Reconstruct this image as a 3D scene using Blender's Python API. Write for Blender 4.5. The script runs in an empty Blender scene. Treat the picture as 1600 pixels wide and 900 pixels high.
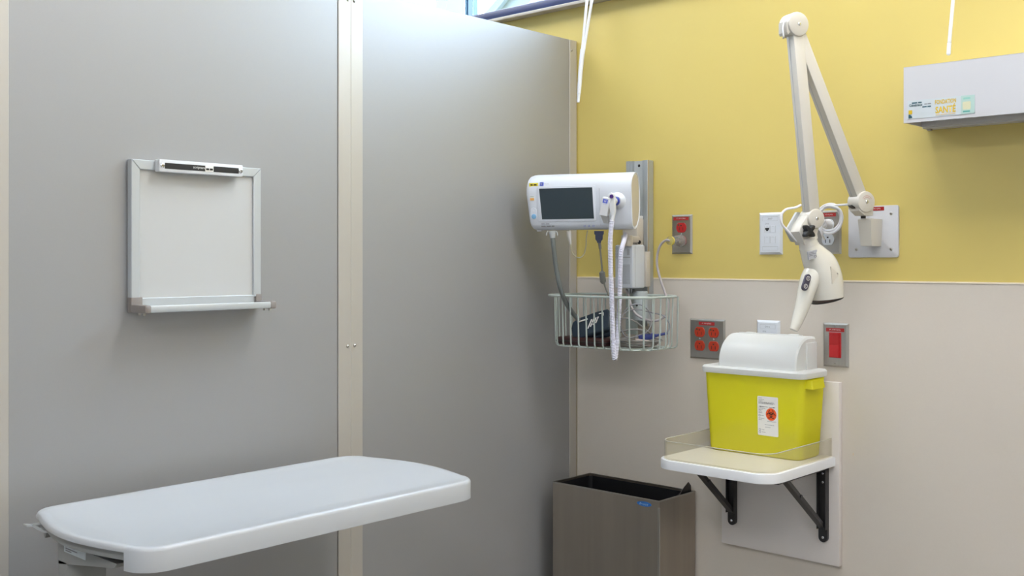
import bpy, bmesh, math, random
from mathutils import Vector, Matrix
random.seed(7)
SC = bpy.context.scene
COL = SC.collection
# ---------------------------------------------------------------- camera, light, exposure
F_PX, PX0, HORIZON = 1654.0, 800.0, 406.0
CAM = Vector((2.113, -2.606, 1.35))
FWD = Vector((-0.6767, 0.7364, 0.0)).normalized()
RGT = Vector((FWD.y, -FWD.x, 0.0))
cd = bpy.data.cameras.new('camera'); cam = bpy.data.objects.new('camera', cd); COL.objects.link(cam)
cam.location = CAM; cam.rotation_euler = (math.pi/2, 0, math.atan2(-FWD.x, FWD.y))
cd.sensor_width = 36.0; cd.lens = 36.0*F_PX/1600.0
cd.shift_y = (HORIZON-450.0)/1600.0; cd.clip_start = 0.02
SC.camera = cam
world = bpy.data.worlds.new('overcast_sky'); SC.world = world; world.use_nodes = True
wb = world.node_tree.nodes['Background']
wb.inputs[0].default_value = (0.60, 0.78, 1.0, 1); wb.inputs[1].default_value = 19.0
SC.view_settings.view_transform = 'Standard'; SC.view_settings.look = 'None'
SC.view_settings.gamma = 1.0; SC.view_settings.use_curve_mapping = False
SC.view_settings.exposure = 0.0
PANEL_STRENGTH = 13.6
CEIL_Z = 3.05
PANELS = [(1.15, -0.80), (2.75, -0.80), (2.75, -3.60), (-1.15, -0.80), (1.35, -3.80)]

# ---------------------------------------------------------------- pixel helpers (direction only; the plane gives the distance)
def ray(px, py):
    return FWD + RGT*((px-PX0)/F_PX) + Vector((0, 0, (HORIZON-py)/F_PX))
def W(px, py, off=0.0):            # point on the plane parallel to the back wall, off metres in front of it
    d = ray(px, py); k = (-off-CAM.y)/d.y; return CAM + d*k
def Pn(px, py, off=0.0):           # point on the plane parallel to the partition
    d = ray(px, py); k = (off-CAM.x)/d.x; return CAM + d*k
def Zp(px, py, z):                 # point on a horizontal plane
    d = ray(px, py); k = (z-CAM.z)/d.z; return CAM + d*k
def frame(o, r, u):
    r = Vector(r).normalized(); u = Vector(u).normalized(); n = r.cross(u)
    m = Matrix((r, u, n)).transposed().to_4x4(); m.translation = Vector(o); return m
def MW(o): return frame(o, (1,0,0), (0,0,1))      # local u right, v up, w out of the back wall
def MP(o): return frame(o, (0,1,0), (0,0,1))      # the same on the partition
I4 = Matrix.Identity(4)

# ---------------------------------------------------------------- materials
MATS = {}
def mat(name, col, rough=0.5, metal=0.0, noise=0.0, nscale=40.0, spec=0.5, coat=0.0, bump=0.0, stretch=None, emis=None):
    if name in MATS: return MATS[name]
    m = bpy.data.materials.new(name); m.use_nodes = True; nt = m.node_tree
    b = nt.nodes['Principled BSDF']
    b.inputs['Base Color'].default_value = (*col, 1); b.inputs['Roughness'].default_value = rough
    b.inputs['Metallic'].default_value = metal; b.inputs['Specular IOR Level'].default_value = spec
    if coat: b.inputs['Coat Weight'].default_value = coat; b.inputs['Coat Roughness'].default_value = 0.15
    if emis: b.inputs['Emission Color'].default_value = (*emis[0], 1); b.inputs['Emission Strength'].default_value = emis[1]
    if noise or bump:
        tc = nt.nodes.new('ShaderNodeTexCoord'); mp = nt.nodes.new('ShaderNodeMapping')
        nz = nt.nodes.new('ShaderNodeTexNoise'); nz.inputs['Scale'].default_value = nscale; nz.inputs['Detail'].default_value = 4
        nt.links.new(tc.outputs['Object'], mp.inputs['Vector']); nt.links.new(mp.outputs['Vector'], nz.inputs['Vector'])
        if stretch: mp.inputs['Scale'].default_value = stretch
        if noise:
            mr = nt.nodes.new('ShaderNodeMapRange'); mr.inputs['To Min'].default_value = 1-noise; mr.inputs['To Max'].default_value = 1+noise
            mx = nt.nodes.new('ShaderNodeVectorMath'); mx.operation = 'SCALE'; mx.inputs[0].default_value = col
            nt.links.new(nz.outputs['Fac'], mr.inputs['Value']); nt.links.new(mr.outputs['Result'], mx.inputs['Scale'])
            nt.links.new(mx.outputs['Vector'], b.inputs['Base Color'])
        if bump:
            bp = nt.nodes.new('ShaderNodeBump'); bp.inputs['Strength'].default_value = bump; bp.inputs['Distance'].default_value = 0.002
            nt.links.new(nz.outputs['Fac'], bp.inputs['Height']); nt.links.new(bp.outputs['Normal'], b.inputs['Normal'])
    MATS[name] = m; return m
def clear_mat(name, tint, gloss=0.12, diff=0.0, dcol=(1,1,1)):
    m = bpy.data.materials.new(name); m.use_nodes = True; nt = m.node_tree; nt.nodes.clear()
    o = nt.nodes.new('ShaderNodeOutputMaterial'); t = nt.nodes.new('ShaderNodeBsdfTransparent'); t.inputs[0].default_value = (*tint, 1)
    g = nt.nodes.new('ShaderNodeBsdfGlossy'); g.inputs['Roughness'].default_value = 0.05
    lw_ = nt.nodes.new('ShaderNodeLayerWeight'); lw_.inputs['Blend'].default_value = 0.5
    pw = nt.nodes.new('ShaderNodeMath'); pw.operation = 'POWER'; pw.inputs[1].default_value = 5.0
    fr = nt.nodes.new('ShaderNodeMath'); fr.operation = 'MULTIPLY_ADD'; fr.inputs[1].default_value = 0.9; fr.inputs[2].default_value = 0.035
    nt.links.new(lw_.outputs['Facing'], pw.inputs[0]); nt.links.new(pw.outputs[0], fr.inputs[0])
    mx = nt.nodes.new('ShaderNodeMixShader'); nt.links.new(fr.outputs[0], mx.inputs[0])
    nt.links.new(t.outputs[0], mx.inputs[1]); nt.links.new(g.outputs[0], mx.inputs[2])
    last = mx
    if diff:
        d = nt.nodes.new('ShaderNodeBsdfDiffuse'); d.inputs[0].default_value = (*dcol, 1)
        m2 = nt.nodes.new('ShaderNodeMixShader'); m2.inputs[0].default_value = diff
        nt.links.new(mx.outputs[0], m2.inputs[1]); nt.links.new(d.outputs[0], m2.inputs[2]); last = m2
    nt.links.new(last.outputs[0], o.inputs[0]); MATS[name] = m; return m
def milky_mat(name, col, trans=0.45, gloss=0.08, rough=0.3, see=0.0):
    m = bpy.data.materials.new(name); m.use_nodes = True; nt = m.node_tree; nt.nodes.clear(); N = nt.nodes.new
    o = N('ShaderNodeOutputMaterial'); d = N('ShaderNodeBsdfDiffuse'); t = N('ShaderNodeBsdfTranslucent'); g = N('ShaderNodeBsdfGlossy')
    d.inputs[0].default_value = (*col, 1); t.inputs[0].default_value = (*col, 1); g.inputs['Roughness'].default_value = rough
    a = N('ShaderNodeMixShader'); a.inputs[0].default_value = trans; c = N('ShaderNodeMixShader'); c.inputs[0].default_value = gloss
    nt.links.new(d.outputs[0], a.inputs[1]); nt.links.new(t.outputs[0], a.inputs[2])
    nt.links.new(a.outputs[0], c.inputs[1]); nt.links.new(g.outputs[0], c.inputs[2]); last = c
    if see:
        tr = N('ShaderNodeBsdfTransparent'); tr.inputs[0].default_value = (*col, 1)
        e = N('ShaderNodeMixShader'); e.inputs[0].default_value = see
        nt.links.new(c.outputs[0], e.inputs[1]); nt.links.new(tr.outputs[0], e.inputs[2]); last = e
    nt.links.new(last.outputs[0], o.inputs[0]); MATS[name] = m; return m

YELLOW = mat('yellow_wall_paint', (0.625, 0.490, 0.128), 0.42, noise=0.025, nscale=3, bump=0.03, spec=1.0)
BEIGE = mat('beige_wall_protection', (0.615, 0.555, 0.485), 0.45, noise=0.02, nscale=260, bump=0.05)
BEIGE_EDGE = mat('cream_edge_trim', (0.80, 0.70, 0.55), 0.5)
PANEL = mat('grey_partition_laminate', (0.352, 0.350, 0.350), 0.44, metal=0.34, noise=0.02, nscale=300)
ALU = mat('champagne_aluminium_post', (0.50, 0.47, 0.425), 0.42, metal=0.35, noise=0.02, nscale=60, stretch=(40, 40, 0.4))
GAP = mat('dark_joint', (0.10, 0.10, 0.10), 0.7)
STEEL = mat('brushed_steel', (0.46, 0.44, 0.41), 0.34, metal=1.0, noise=0.10, nscale=6, stretch=(60, 60, 1.2))
BINSTEEL = mat('bin_brushed_steel', (0.42, 0.375, 0.325), 0.42, metal=1.0, noise=0.14, nscale=3, stretch=(9, 9, 0.5))
CHROME = mat('bright_screw_steel', (0.75, 0.76, 0.78), 0.18, metal=1.0)
WHITE = mat('white_plastic', (0.68, 0.69, 0.71), 0.38)
DATAW = mat('white_faceplate_plastic', (0.66, 0.69, 0.74), 0.35)
LINE = mat('grey_moulding_line', (0.42, 0.43, 0.45), 0.6)
PAINTW = mat('white_powder_coat', (0.565, 0.565, 0.59), 0.42)
WBFRAME = mat('satin_aluminium', (0.52, 0.545, 0.56), 0.40, metal=0.35, noise=0.02, nscale=20)
WBSURF = mat('white_enamel_board', (0.52, 0.52, 0.51), 0.25)
BRKT = mat('taupe_plastic_corner', (0.24, 0.21, 0.195), 0.5)
BLACK = mat('black_print', (0.012, 0.012, 0.014), 0.45)
BLACKP = mat('black_plastic', (0.015, 0.016, 0.018), 0.42)
BLACKM = mat('black_steel', (0.020, 0.020, 0.022), 0.38)
TABLE = mat('white_table_plastic', (0.46, 0.475, 0.495), 0.30)
TFRAME = mat('grey_table_frame', (0.245, 0.25, 0.245), 0.45)
IVORY = mat('ivory_lamp_plastic', (0.60, 0.57, 0.515), 0.34)
IVORYG = mat('ivory_glossy_lamp_head', (0.69, 0.665, 0.595), 0.18, coat=0.3)
MONW = mat('monitor_white_plastic', (0.64, 0.67, 0.73), 0.33)
MONC = mat('monitor_cream_plastic', (0.55, 0.505, 0.445), 0.45)
SCREEN = mat('dark_screen_glass', (0.030, 0.045, 0.055), 0.22)
BLUE = mat('royal_blue_print', (0.10, 0.14, 0.60), 0.45)
NAVY = mat('navy_connector', (0.018, 0.024, 0.06), 0.45)
LBLUE = mat('light_blue_button', (0.20, 0.42, 0.66), 0.4)
RED = mat('red_label_tape', (0.37, 0.015, 0.017), 0.45)
REDD = mat('red_receptacle_plastic', (0.42, 0.012, 0.014), 0.42)
ORANGE = mat('orange_red_receptacle', (0.44, 0.036, 0.012), 0.42)
PAPER = mat('white_label_paper', (0.78, 0.77, 0.74), 0.6)
PAPERG = mat('pale_green_label', (0.42, 0.58, 0.54), 0.5)
PAPERB = mat('pale_blue_label', (0.54, 0.59, 0.62), 0.45)
GOLD = mat('golden_yellow_print', (0.66, 0.44, 0.015), 0.5)
TEAL = mat('dark_teal_print', (0.03, 0.10, 0.13), 0.5)
GREYT = mat('grey_print', (0.22, 0.22, 0.24), 0.6)
TAN = mat('pale_tan_print', (0.66, 0.52, 0.34), 0.6)
HAZ = mat('biohazard_orange', (0.80, 0.10, 0.015), 0.5)
YSTICK = mat('bright_yellow_sticker', (0.80, 0.66, 0.03), 0.5)
OSTICK = mat('orange_sticker', (0.80, 0.40, 0.10), 0.5)
WIRE = mat('grey_green_coated_wire', (0.42, 0.47, 0.44), 0.40)
CORDW = mat('white_cord', (0.78, 0.78, 0.82), 0.42)
COILW = mat('lilac_white_coil_cord', (0.74, 0.74, 0.86), 0.42)
CORDG = mat('grey_cord', (0.22, 0.21, 0.20), 0.5)
PCORD = mat('mauve_grey_power_cord', (0.38, 0.35, 0.36), 0.45)
HOSE = mat('grey_rubber_hose', (0.13, 0.145, 0.14), 0.5)
GCABLE = mat('olive_grey_cable', (0.17, 0.165, 0.14), 0.5)
CUFF = mat('navy_nylon_cuff', (0.012, 0.026, 0.045), 0.6, noise=0.2, nscale=300, bump=0.2)
MAROON = mat('maroon_case', (0.032, 0.006, 0.007), 0.45)
BRICK = mat('pale_grey_adapter', (0.60, 0.63, 0.68), 0.4)
RAILM = mat('anodised_rail', (0.46, 0.49, 0.51), 0.38, metal=0.6, noise=0.02, nscale=30, stretch=(60, 60, 0.5))
RAILT = mat('rail_bronze_inlay', (0.42, 0.36, 0.27), 0.45, metal=0.3)
SHELF = mat('cream_shelf_laminate', (0.70, 0.66, 0.57), 0.40)
SHELFE = mat('white_shelf_edge', (0.72, 0.73, 0.75), 0.38)
BOARD = mat('warm_grey_backboard', (0.68, 0.63, 0.60), 0.45)
LINER = mat('black_bin_liner', (0.010, 0.010, 0.012), 0.32, bump=0.5, nscale=25)
FLOORM = mat('grey_vinyl_floor', (0.23, 0.22, 0.205), 0.4, noise=0.08, nscale=60)
CEILM = mat('white_ceiling_tile', (0.80, 0.80, 0.79), 0.8, noise=0.03, nscale=120)
WALLW = mat('off_white_wall_paint', (0.70, 0.70, 0.69), 0.6, noise=0.02, nscale=5)
SILL = mat('cream_window_stool', (0.46, 0.415, 0.36), 0.45)
WFRAME = mat('blue_anodised_window_frame', (0.016, 0.026, 0.085), 0.30, metal=0.1)
WFRAME2 = mat('bright_blue_mullion', (0.010, 0.045, 0.10), 0.35)
WFRAME3 = mat('pale_blue_mullion_gasket', (0.10, 0.21, 0.32), 0.35)
EXTW = mat('exterior_concrete', (0.085, 0.10, 0.10), 0.7)
LEDP = mat('led_diffuser', (0.9, 0.9, 0.9), 0.5, emis=((1.0, 0.985, 0.968), PANEL_STRENGTH))
LENS = mat('acrylic_lamp_lens', (0.62, 0.56, 0.42), 0.25)
GLASS = clear_mat('window_glass', (0.97, 0.99, 1.0))
ACRYL = clear_mat('clear_acrylic', (0.975, 0.97, 0.95), diff=0.07, dcol=(0.8, 0.76, 0.62))
ACRYLE = clear_mat('acrylic_cut_edge', (0.8, 0.8, 0.75), diff=0.65, dcol=(0.62, 0.60, 0.52))
CLEARP = clear_mat('clear_plug_plastic', (0.86, 0.86, 0.85), diff=0.24, dcol=(0.62, 0.60, 0.58))
SHARPY = milky_mat('translucent_yellow_plastic', (0.80, 0.74, 0.018), 0.18, 0.05, 0.28)
SHARPL = milky_mat('translucent_white_lid', (0.88, 0.89, 0.88), 0.22, 0.06, 0.22, see=0.08)
MAGENT = mat('purple_button', (0.06, 0.02, 0.20), 0.4)

# ---------------------------------------------------------------- mesh helpers
def bmn(): return bmesh.new()
def box(b, lo, hi, bev=0.0, seg=2):
    t = bmesh.new(); bmesh.ops.create_cube(t, size=1)
    lo = Vector(lo); hi = Vector(hi)
    for v in t.verts: v.co = Vector([lo[i]+(v.co[i]+0.5)*(hi[i]-lo[i]) for i in range(3)])
    if bev: bmesh.ops.bevel(t, geom=t.edges[:], offset=bev, segments=seg, profile=0.5, affect='EDGES')
    join(b, t); return b
def join(b, t, M=None):
    if M is not None: t.transform(M)
    me = bpy.data.meshes.new('tmp'); t.to_mesh(me); t.free(); b.from_mesh(me); bpy.data.meshes.remove(me)
def rrect(u0, u1, v0, v1, r, n=5):
    pts = []
    for cx, cy, a0 in ((u1-r, v1-r, 0), (u0+r, v1-r, 90), (u0+r, v0+r, 180), (u1-r, v0+r, 270)):
        for i in range(n+1):
            a = math.radians(a0+90*i/n); pts.append((cx+r*math.cos(a), cy+r*math.sin(a)))
    return pts
def prism(b, poly, w0, w1, bev=0.0, seg=2):
    t = bmesh.new()
    lo = [t.verts.new((p[0], p[1], w0)) for p in poly]; hi = [t.verts.new((p[0], p[1], w1)) for p in poly]
    n = len(poly); t.faces.new(lo[::-1]); top = t.faces.new(hi)
    for i in range(n): t.faces.new((lo[i], lo[(i+1) % n], hi[(i+1) % n], hi[i]))
    bmesh.ops.recalc_face_normals(t, faces=t.faces[:])
    if bev: bmesh.ops.bevel(t, geom=list(top.edges), offset=bev, segments=seg, profile=0.5, affect='EDGES')
    join(b, t); return b
def loft(b, rings, cap=True, close=True):
    t = bmesh.new(); R = [[t.verts.new(p) for p in r] for r in rings]; n = len(R[0])
    for i in range(len(R)-1):
        for j in range(n if close else n-1):
            k = (j+1) % n; t.faces.new((R[i][j], R[i][k], R[i+1][k], R[i+1][j]))
    if cap: t.faces.new(R[0][::-1]); t.faces.new(R[-1])
    bmesh.ops.recalc_face_normals(t, faces=t.faces[:]); join(b, t); return b
def disc_ring(c, ax, r, seg=16, r2=None):
    ax = Vector(ax).normalized(); a = ax.orthogonal().normalized(); bb = ax.cross(a); r2 = r2 or r
    return [Vector(c)+a*(r*math.cos(2*math.pi*i/seg))+bb*(r2*math.sin(2*math.pi*i/seg)) for i in range(seg)]
def cyl(b, c0, c1, r0, r1=None, seg=20, bev=0.0):
    c0 = Vector(c0); c1 = Vector(c1); ax = c1-c0; L = ax.length; ax.normalize(); r1 = r0 if r1 is None else r1
    rings = [disc_ring(c0, ax, r0, seg)]
    if bev: rings = [disc_ring(c0, ax, r0, seg), disc_ring(c1-ax*bev, ax, r1, seg), disc_ring(c1-ax*bev*0.3, ax, r1-bev*0.3, seg), disc_ring(c1, ax, r1-bev, seg)]
    else: rings.append(disc_ring(c1, ax, r1, seg))
    return loft(b, rings)
def spline(pts, per=8):
    pts = [Vector(p) for p in pts]; out = []
    P = [pts[0]*2-pts[1]]+pts+[pts[-1]*2-pts[-2]]
    for i in range(1, len(P)-2):
        a, p, q, d = P[i-1], P[i], P[i+1], P[i+2]
        for k in range(per):
            t = k/per
            out.append(0.5*((2*p)+(q-a)*t+(2*a-5*p+4*q-d)*t*t+(3*p-a-3*q+d)*t**3))
    out.append(pts[-1]); return out
def frames(path):
    n = len(path); T = [(path[min(i+1, n-1)]-path[max(i-1, 0)]).normalized() for i in range(n)]
    N = [T[0].orthogonal().normalized()]
    for i in range(1, n):
        v = N[-1]-T[i]*N[-1].dot(T[i]); N.append(v.normalized() if v.length > 1e-6 else T[i].orthogonal().normalized())
    return T, N
def tube(b, pts, r, seg=8, per=8, smooth=True, closed=False):
    path = spline(pts, per) if smooth else [Vector(p) for p in pts]
    if closed: path = path[:]
    T, N = frames(path); rings = []
    for i, p in enumerate(path):
        B = T[i].cross(N[i]); rr = r(i/(len(path)-1)) if callable(r) else r
        rings.append([p+N[i]*(rr*math.cos(2*math.pi*k/seg))+B*(rr*math.sin(2*math.pi*k/seg)) for k in range(seg)])
    return loft(b, rings, cap=not closed)
def helix(b, pts, R, r, pitch, seg=6, turn=10):
    path = spline(pts, 24); L = [0]
    for i in range(1, len(path)): L.append(L[-1]+(path[i]-path[i-1]).length)
    T, N = frames(path); tot = L[-1]; n = int(tot/pitch*turn); out = []; j = 0
    for i in range(n+1):
        s = tot*i/n
        while j < len(L)-2 and L[j+1] < s: j += 1
        f = (s-L[j])/max(1e-9, L[j+1]-L[j]); p = path[j].lerp(path[j+1], f); nn = N[j].lerp(N[j+1], f).normalized(); tt = T[j].lerp(T[j+1], f).normalized()
        a = 2*math.pi*i/turn; out.append(p+(nn*math.cos(a)+tt.cross(nn)*math.sin(a))*R)
    return tube(b, out, r, seg, smooth=False)
def ring_mesh(b, c, r0, r1, w, seg=24, a0=0, a1=360, th=0.0002):
    n = max(3, int(seg*(a1-a0)/360)); out = []; full = (a1-a0) >= 359.9
    poly = []
    t = bmesh.new(); A = []; B = []
    for i in range(n+(0 if full else 1)):
        a = math.radians(a0+(a1-a0)*i/n)
        A.append(t.verts.new((c[0]+r0*math.cos(a), c[1]+r0*math.sin(a), w))); B.append(t.verts.new((c[0]+r1*math.cos(a), c[1]+r1*math.sin(a), w)))
    m = len(A)
    for i in range(m if full else m-1):
        k = (i+1) % m; t.faces.new((A[i], B[i], B[k], A[k]))
    join(b, t); return b

def finish(name, b, material, M=None, base=None, smooth=True, ang=35):
    if M is not None: b.transform(M)
    if base is not None: b.transform(base.inverted())
    me = bpy.data.meshes.new(name); b.to_mesh(me); b.free(); me.materials.append(material)
    if smooth:
        for p in me.polygons: p.use_smooth = True
        me.set_sharp_from_angle(angle=math.radians(ang))
    o = bpy.data.objects.new(name, me); COL.objects.link(o); return o
BASE = {}
def thing(name, label, cat, loc, group=None, kind=None):
    o = bpy.data.objects.new(name, None); COL.objects.link(o); o.empty_display_size = 0.05
    o.location = loc; BASE[o.name] = Matrix.Translation(Vector(loc))
    if label: o['label'] = label
    if cat: o['category'] = cat
    if group: o['group'] = group
    if kind: o['kind'] = kind
    return o
def part(name, b, material, parent, M=None, smooth=True, ang=35, label=None):
    bs = BASE[parent.name]; o = finish(name, b, material, M, bs, smooth, ang)
    o.parent = parent; BASE[o.name] = bs
    if label: o['label'] = label
    return o
def stuff(o): o['kind'] = 'stuff'; return o
def solo(name, b, material, label, cat, M=None, base=None, group=None, kind=None, ang=35):
    bs = Matrix.Translation(Vector(base)) if base is not None else I4
    o = finish(name, b, material, M, bs, True, ang); o.matrix_world = bs; BASE[o.name] = bs
    if label: o['label'] = label
    if cat: o['category'] = cat
    if group: o['group'] = group
    if kind: o['kind'] = kind
    return o
def struct(name, b, material, M=None):
    o = finish(name, b, material, M, None); o['kind'] = 'structure'; BASE[o.name] = I4; return o
def sub(*boxes):
    b = bmn()
    for q in boxes: box(b, *q)
    return b
def text(s, material, parent, M, width, height=None, name='lettering', align='CENTER', shear=0.0, bold=0.0):
    cu = bpy.data.curves.new('txt', 'FONT'); cu.body = s; cu.align_x = 'CENTER'; cu.align_y = 'CENTER'; cu.shear = shear; cu.offset = bold; cu.resolution_u = 2
    ob = bpy.data.objects.new('txt', cu); COL.objects.link(ob)
    dg = bpy.context.evaluated_depsgraph_get(); me = bpy.data.meshes.new_from_object(ob.evaluated_get(dg))
    bpy.data.objects.remove(ob); bpy.data.curves.remove(cu)
    b = bmn(); b.from_mesh(me); bpy.data.meshes.remove(me)
    xs = [v.co.x for v in b.verts]; ys = [v.co.y for v in b.verts]
    cx, cy = (min(xs)+max(xs))/2, (min(ys)+max(ys))/2; sx = width/(max(xs)-min(xs)); sy = (height/(max(ys)-min(ys))) if height else sx
    for v in b.verts: v.co = Vector(((v.co.x-cx)*sx, (v.co.y-cy)*sy, 0))
    return part(name, b, material, parent, M, smooth=False)
def dashes(n, material, parent, M, width, height):
    rr_ = random.Random(n*7+int(width*1e5)); b = bmn(); ws = [rr_.uniform(0.6, 1.4) for _ in range(n)]; k = width/(sum(ws)+0.22*(n-1)); u = -width/2
    for w_ in ws: box(b, (u, -height/2, -0.00005), (u+w_*k, height/2, 0.00005)); u += (w_+0.22)*k
    o = part('small_print', b, material, parent, M, smooth=False); o['kind'] = 'stuff'; return o
def T(u, v, w=0.0): return Matrix.Translation((u, v, w))
def screw(parent, M, u, v, w, r=0.0035, h=0.002, material=None, name='screw'):
    b = bmn(); material = material or CHROME
    loft(b, [disc_ring((u, v, w), (0,0,1), r, 14), disc_ring((u, v, w+h*0.5), (0,0,1), r*0.95, 14), disc_ring((u, v, w+h), (0,0,1), r*0.55, 14)])
    o = part(name, b, material, parent, M)
    s = sub(((u-r*0.45, v-r*0.09, w+h), (u+r*0.45, v+r*0.09, w+h*1.05)), ((u-r*0.09, v-r*0.45, w+h), (u+r*0.09, v+r*0.45, w+h*1.05)))
    part('screw_slot', s, GAP, o, M, smooth=False)
    return o

# ================================================================ the setting
CZ = CAM.z
XL, XR, YF = -3.0, 3.7, -4.6
WX1 = 1.26            # right end of the high window
SILL_Z = W(917.5, 1.0, 0.035).z + 0.0
struct('floor', sub(((XL-0.2, YF-0.2, -0.10), (XR+0.2, 0.25, 0.0))), FLOORM)
struct('ceiling', sub(((XL-0.2, YF-0.2, CEIL_Z), (XR+0.2, 0.25, CEIL_Z+0.1))), CEILM)
WIN_TOP = 2.90
wbk = struct('wall_back', sub(((XL, 0, 0), (XR, 0.2, SILL_Z)), ((XL, 0, WIN_TOP), (XR, 0.2, CEIL_Z)), ((XL, 0, SILL_Z), (XL+0.15, 0.2, WIN_TOP)), ((WX1, 0, SILL_Z), (XR, 0.2, WIN_TOP))), YELLOW)
WAIN = W(902.5, 432.9).z
part('wainscot_panel', sub(((0.0, -0.0022, 0.0), (XR, 0.0, WAIN-0.0025)), ((XL, -0.0022, 0.0), (-0.045, 0.0, WAIN-0.0025))), BEIGE, wbk)
part('wainscot_cap', sub(((0.0, -0.0035, WAIN-0.0025), (XR, 0.0, WAIN+0.0015))), BEIGE_EDGE, wbk)
pt = W(1333, 709.5, 0.0022)
part('wall_scuff', prism(bmn(), [(pt.x-0.0012, pt.z-0.003), (pt.x+0.0014, pt.z-0.0035), (pt.x+0.0012, pt.z+0.003), (pt.x-0.0006, pt.z+0.0025)], 0, 0.0003), TAN, wbk, frame((0, -0.0022, 0), (1,0,0), (0,0,1)))
struct('wall_right', sub(((XR, YF, 0), (XR+0.1, 0.2, CEIL_Z))), WALLW)
struct('wall_front', sub(((XL, YF-0.1, 0), (XR, YF, CEIL_Z))), mat('grey_blue_wall_paint', (0.50, 0.51, 0.52), 0.6, noise=0.02, nscale=5))
struct('wall_far', sub(((XL-0.1, YF, 0), (XL, 0.2, CEIL_Z))), WALLW)
# window strip above the sill
trim = struct('trim_1', sub(((XL+0.15, -0.036, SILL_Z-0.004), (WX1, 0.0, SILL_Z+0.006), 0.0015), ((XL+0.15, 0.0, SILL_Z), (WX1, 0.14, SILL_Z+0.006))), SILL)
win = thing('window_1', None, None, (0, 0.1, SILL_Z), kind='structure')
WY0, WY1 = 0.06, 0.11
part('window_frame', sub(((XL+0.15, WY0, SILL_Z+0.006), (WX1, WY1, SILL_Z+0.063), 0.003), ((XL+0.15, WY0, WIN_TOP-0.05), (WX1, WY1, WIN_TOP), 0.003)), WFRAME, win)
mx = W(728.5, 20, -WY0).x
for k in range(-2, 4):
    x = mx+1.02*k
    if XL+0.2 < x < WX1-0.05:
        m = part('mullion', sub(((x-0.008, WY0+0.002, SILL_Z+0.063), (x+0.008, WY1, WIN_TOP-0.05))), WFRAME2, win)
        part('gasket', sub(((x-0.0032, WY0-0.001, SILL_Z+0.063), (x+0.0032, WY0+0.002, WIN_TOP-0.05))), WFRAME3, m)
        part('pane', sub(((x+0.009, WY0+0.024, SILL_Z+0.061), (min(x+1.011, WX1), WY0+0.028, WIN_TOP-0.048))), GLASS, win)
part('headrail', sub(((XL+0.16, 0.0, WIN_TOP-0.045), (WX1-0.01, 0.055, WIN_TOP-0.002), 0.003)), WHITE, win)
# pale structure outside the glass
ec = thing('exterior_column', 'pale concrete column outside seen through the high window', 'column', W(689, 20, -1.6)*1.0)
a = W(681, 20, -1.6); c = W(697, 20, -1.6)
part('shaft', sub(((a.x, 1.6, -0.5), (c.x, 1.75, 4.5))), EXTW, ec)
part('capital', sub(((a.x-0.05, 1.55, 4.5), (c.x+0.05, 1.80, 4.6))), EXTW, ec)
eb = thing('exterior_brace', 'pale slanting roof brace outside the window beside the wall corner', 'brace', W(790, 10, -1.6))
q = [W(735, 45, -1.6), W(801, 45, -1.6), W(850, -35, -1.6), W(806, -35, -1.6)]
part('beam', prism(bmn(), [(v.x, v.z) for v in q], -1.85, -1.6), EXTW, eb, frame((0,0,0), (1,0,0), (0,0,1)))
q = [W(765, 30, -1.6), W(770, 30, -1.6), W(812, -20, -1.6), W(808, -20, -1.6)]
part('rib', prism(bmn(), [(v.x, v.z) for v in q], -1.6, -1.57), EXTW, eb, frame((0,0,0), (1,0,0), (0,0,1)))

# ceiling light panels (above the frame, light the room; rear two added as fill)
for i, (x, y) in enumerate(PANELS):
    where = ['over the middle of the bay', 'over the right side of the bay', 'added as fill behind the camera in the open room', 'beyond the partition', 'added as fill behind the camera near the partition']
    t = thing('ceiling_light', 'white framed LED ceiling panel '+where[i], 'light', (x, y, CEIL_Z), group='LED ceiling panels')
    part('diffuser', sub(((x-0.58, y-0.28, CEIL_Z-0.012), (x+0.58, y+0.28, CEIL_Z-0.008))), LEDP, t)
    part('frame', sub(((x-0.60, y-0.30, CEIL_Z-0.016), (x-0.58, y+0.30, CEIL_Z)), ((x+0.58, y-0.30, CEIL_Z-0.016), (x+0.60, y+0.30, CEIL_Z)), ((x-0.58, y-0.30, CEIL_Z-0.016), (x+0.58, y-0.28, CEIL_Z)), ((x-0.58, y+0.28, CEIL_Z-0.016), (x+0.58, y+0.30, CEIL_Z))), WHITE, t)

# partition (grey laminate panels held in aluminium posts)
wl = thing('wall_left', None, None, (-0.02, -1.0, 0), kind='structure')
PT = Pn(902, 64.5).z
def py_of(px): return Pn(px, 400).y
y_end, y_a, y_b, y_c = -0.004, py_of(890.5), py_of(567), py_of(529)
y_mid = (y_b+y_c)/2; y_l = py_of(14.5)
TH = 0.04
part('panel', sub(((-TH+0.003, y_b, 0.08), (-0.0025, y_a, PT))), PANEL, wl, smooth=False)
part('panel', sub(((-TH+0.003, y_l, 0.08), (-0.0025, y_c-0.002, PT+0.0))), PANEL, wl, smooth=False)
part('panel', sub(((-TH+0.003, YF+0.1, 0.08), (-0.0025, y_l-0.16, PT))), PANEL, wl, smooth=False)
part('joint_gap', sub(((-TH+0.004, y_c-0.002, 0.08), (-0.006, y_c, PT))), GAP, wl, smooth=False)
def post(y0, y1): return part('post', sub(((-TH, y0, 0.0), (0.0, y1, PT), 0.0012, 1)), ALU, wl)
post(y_a, y_end); post(y_mid, y_b); post(y_c, y_mid); post(y_l-0.078, y_l-0.0005); post(y_l-0.16, y_l-0.079)
for px, py in ((543.2, 541), (554.3, 540), (543.5, -0.5), (553.6, 1.5), (893, 79), (893, 541)):
    p = Pn(px, py, 0.0); screw(wl, MP(p), 0, 0, 0, 0.0042, 0.003, STEEL)

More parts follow.
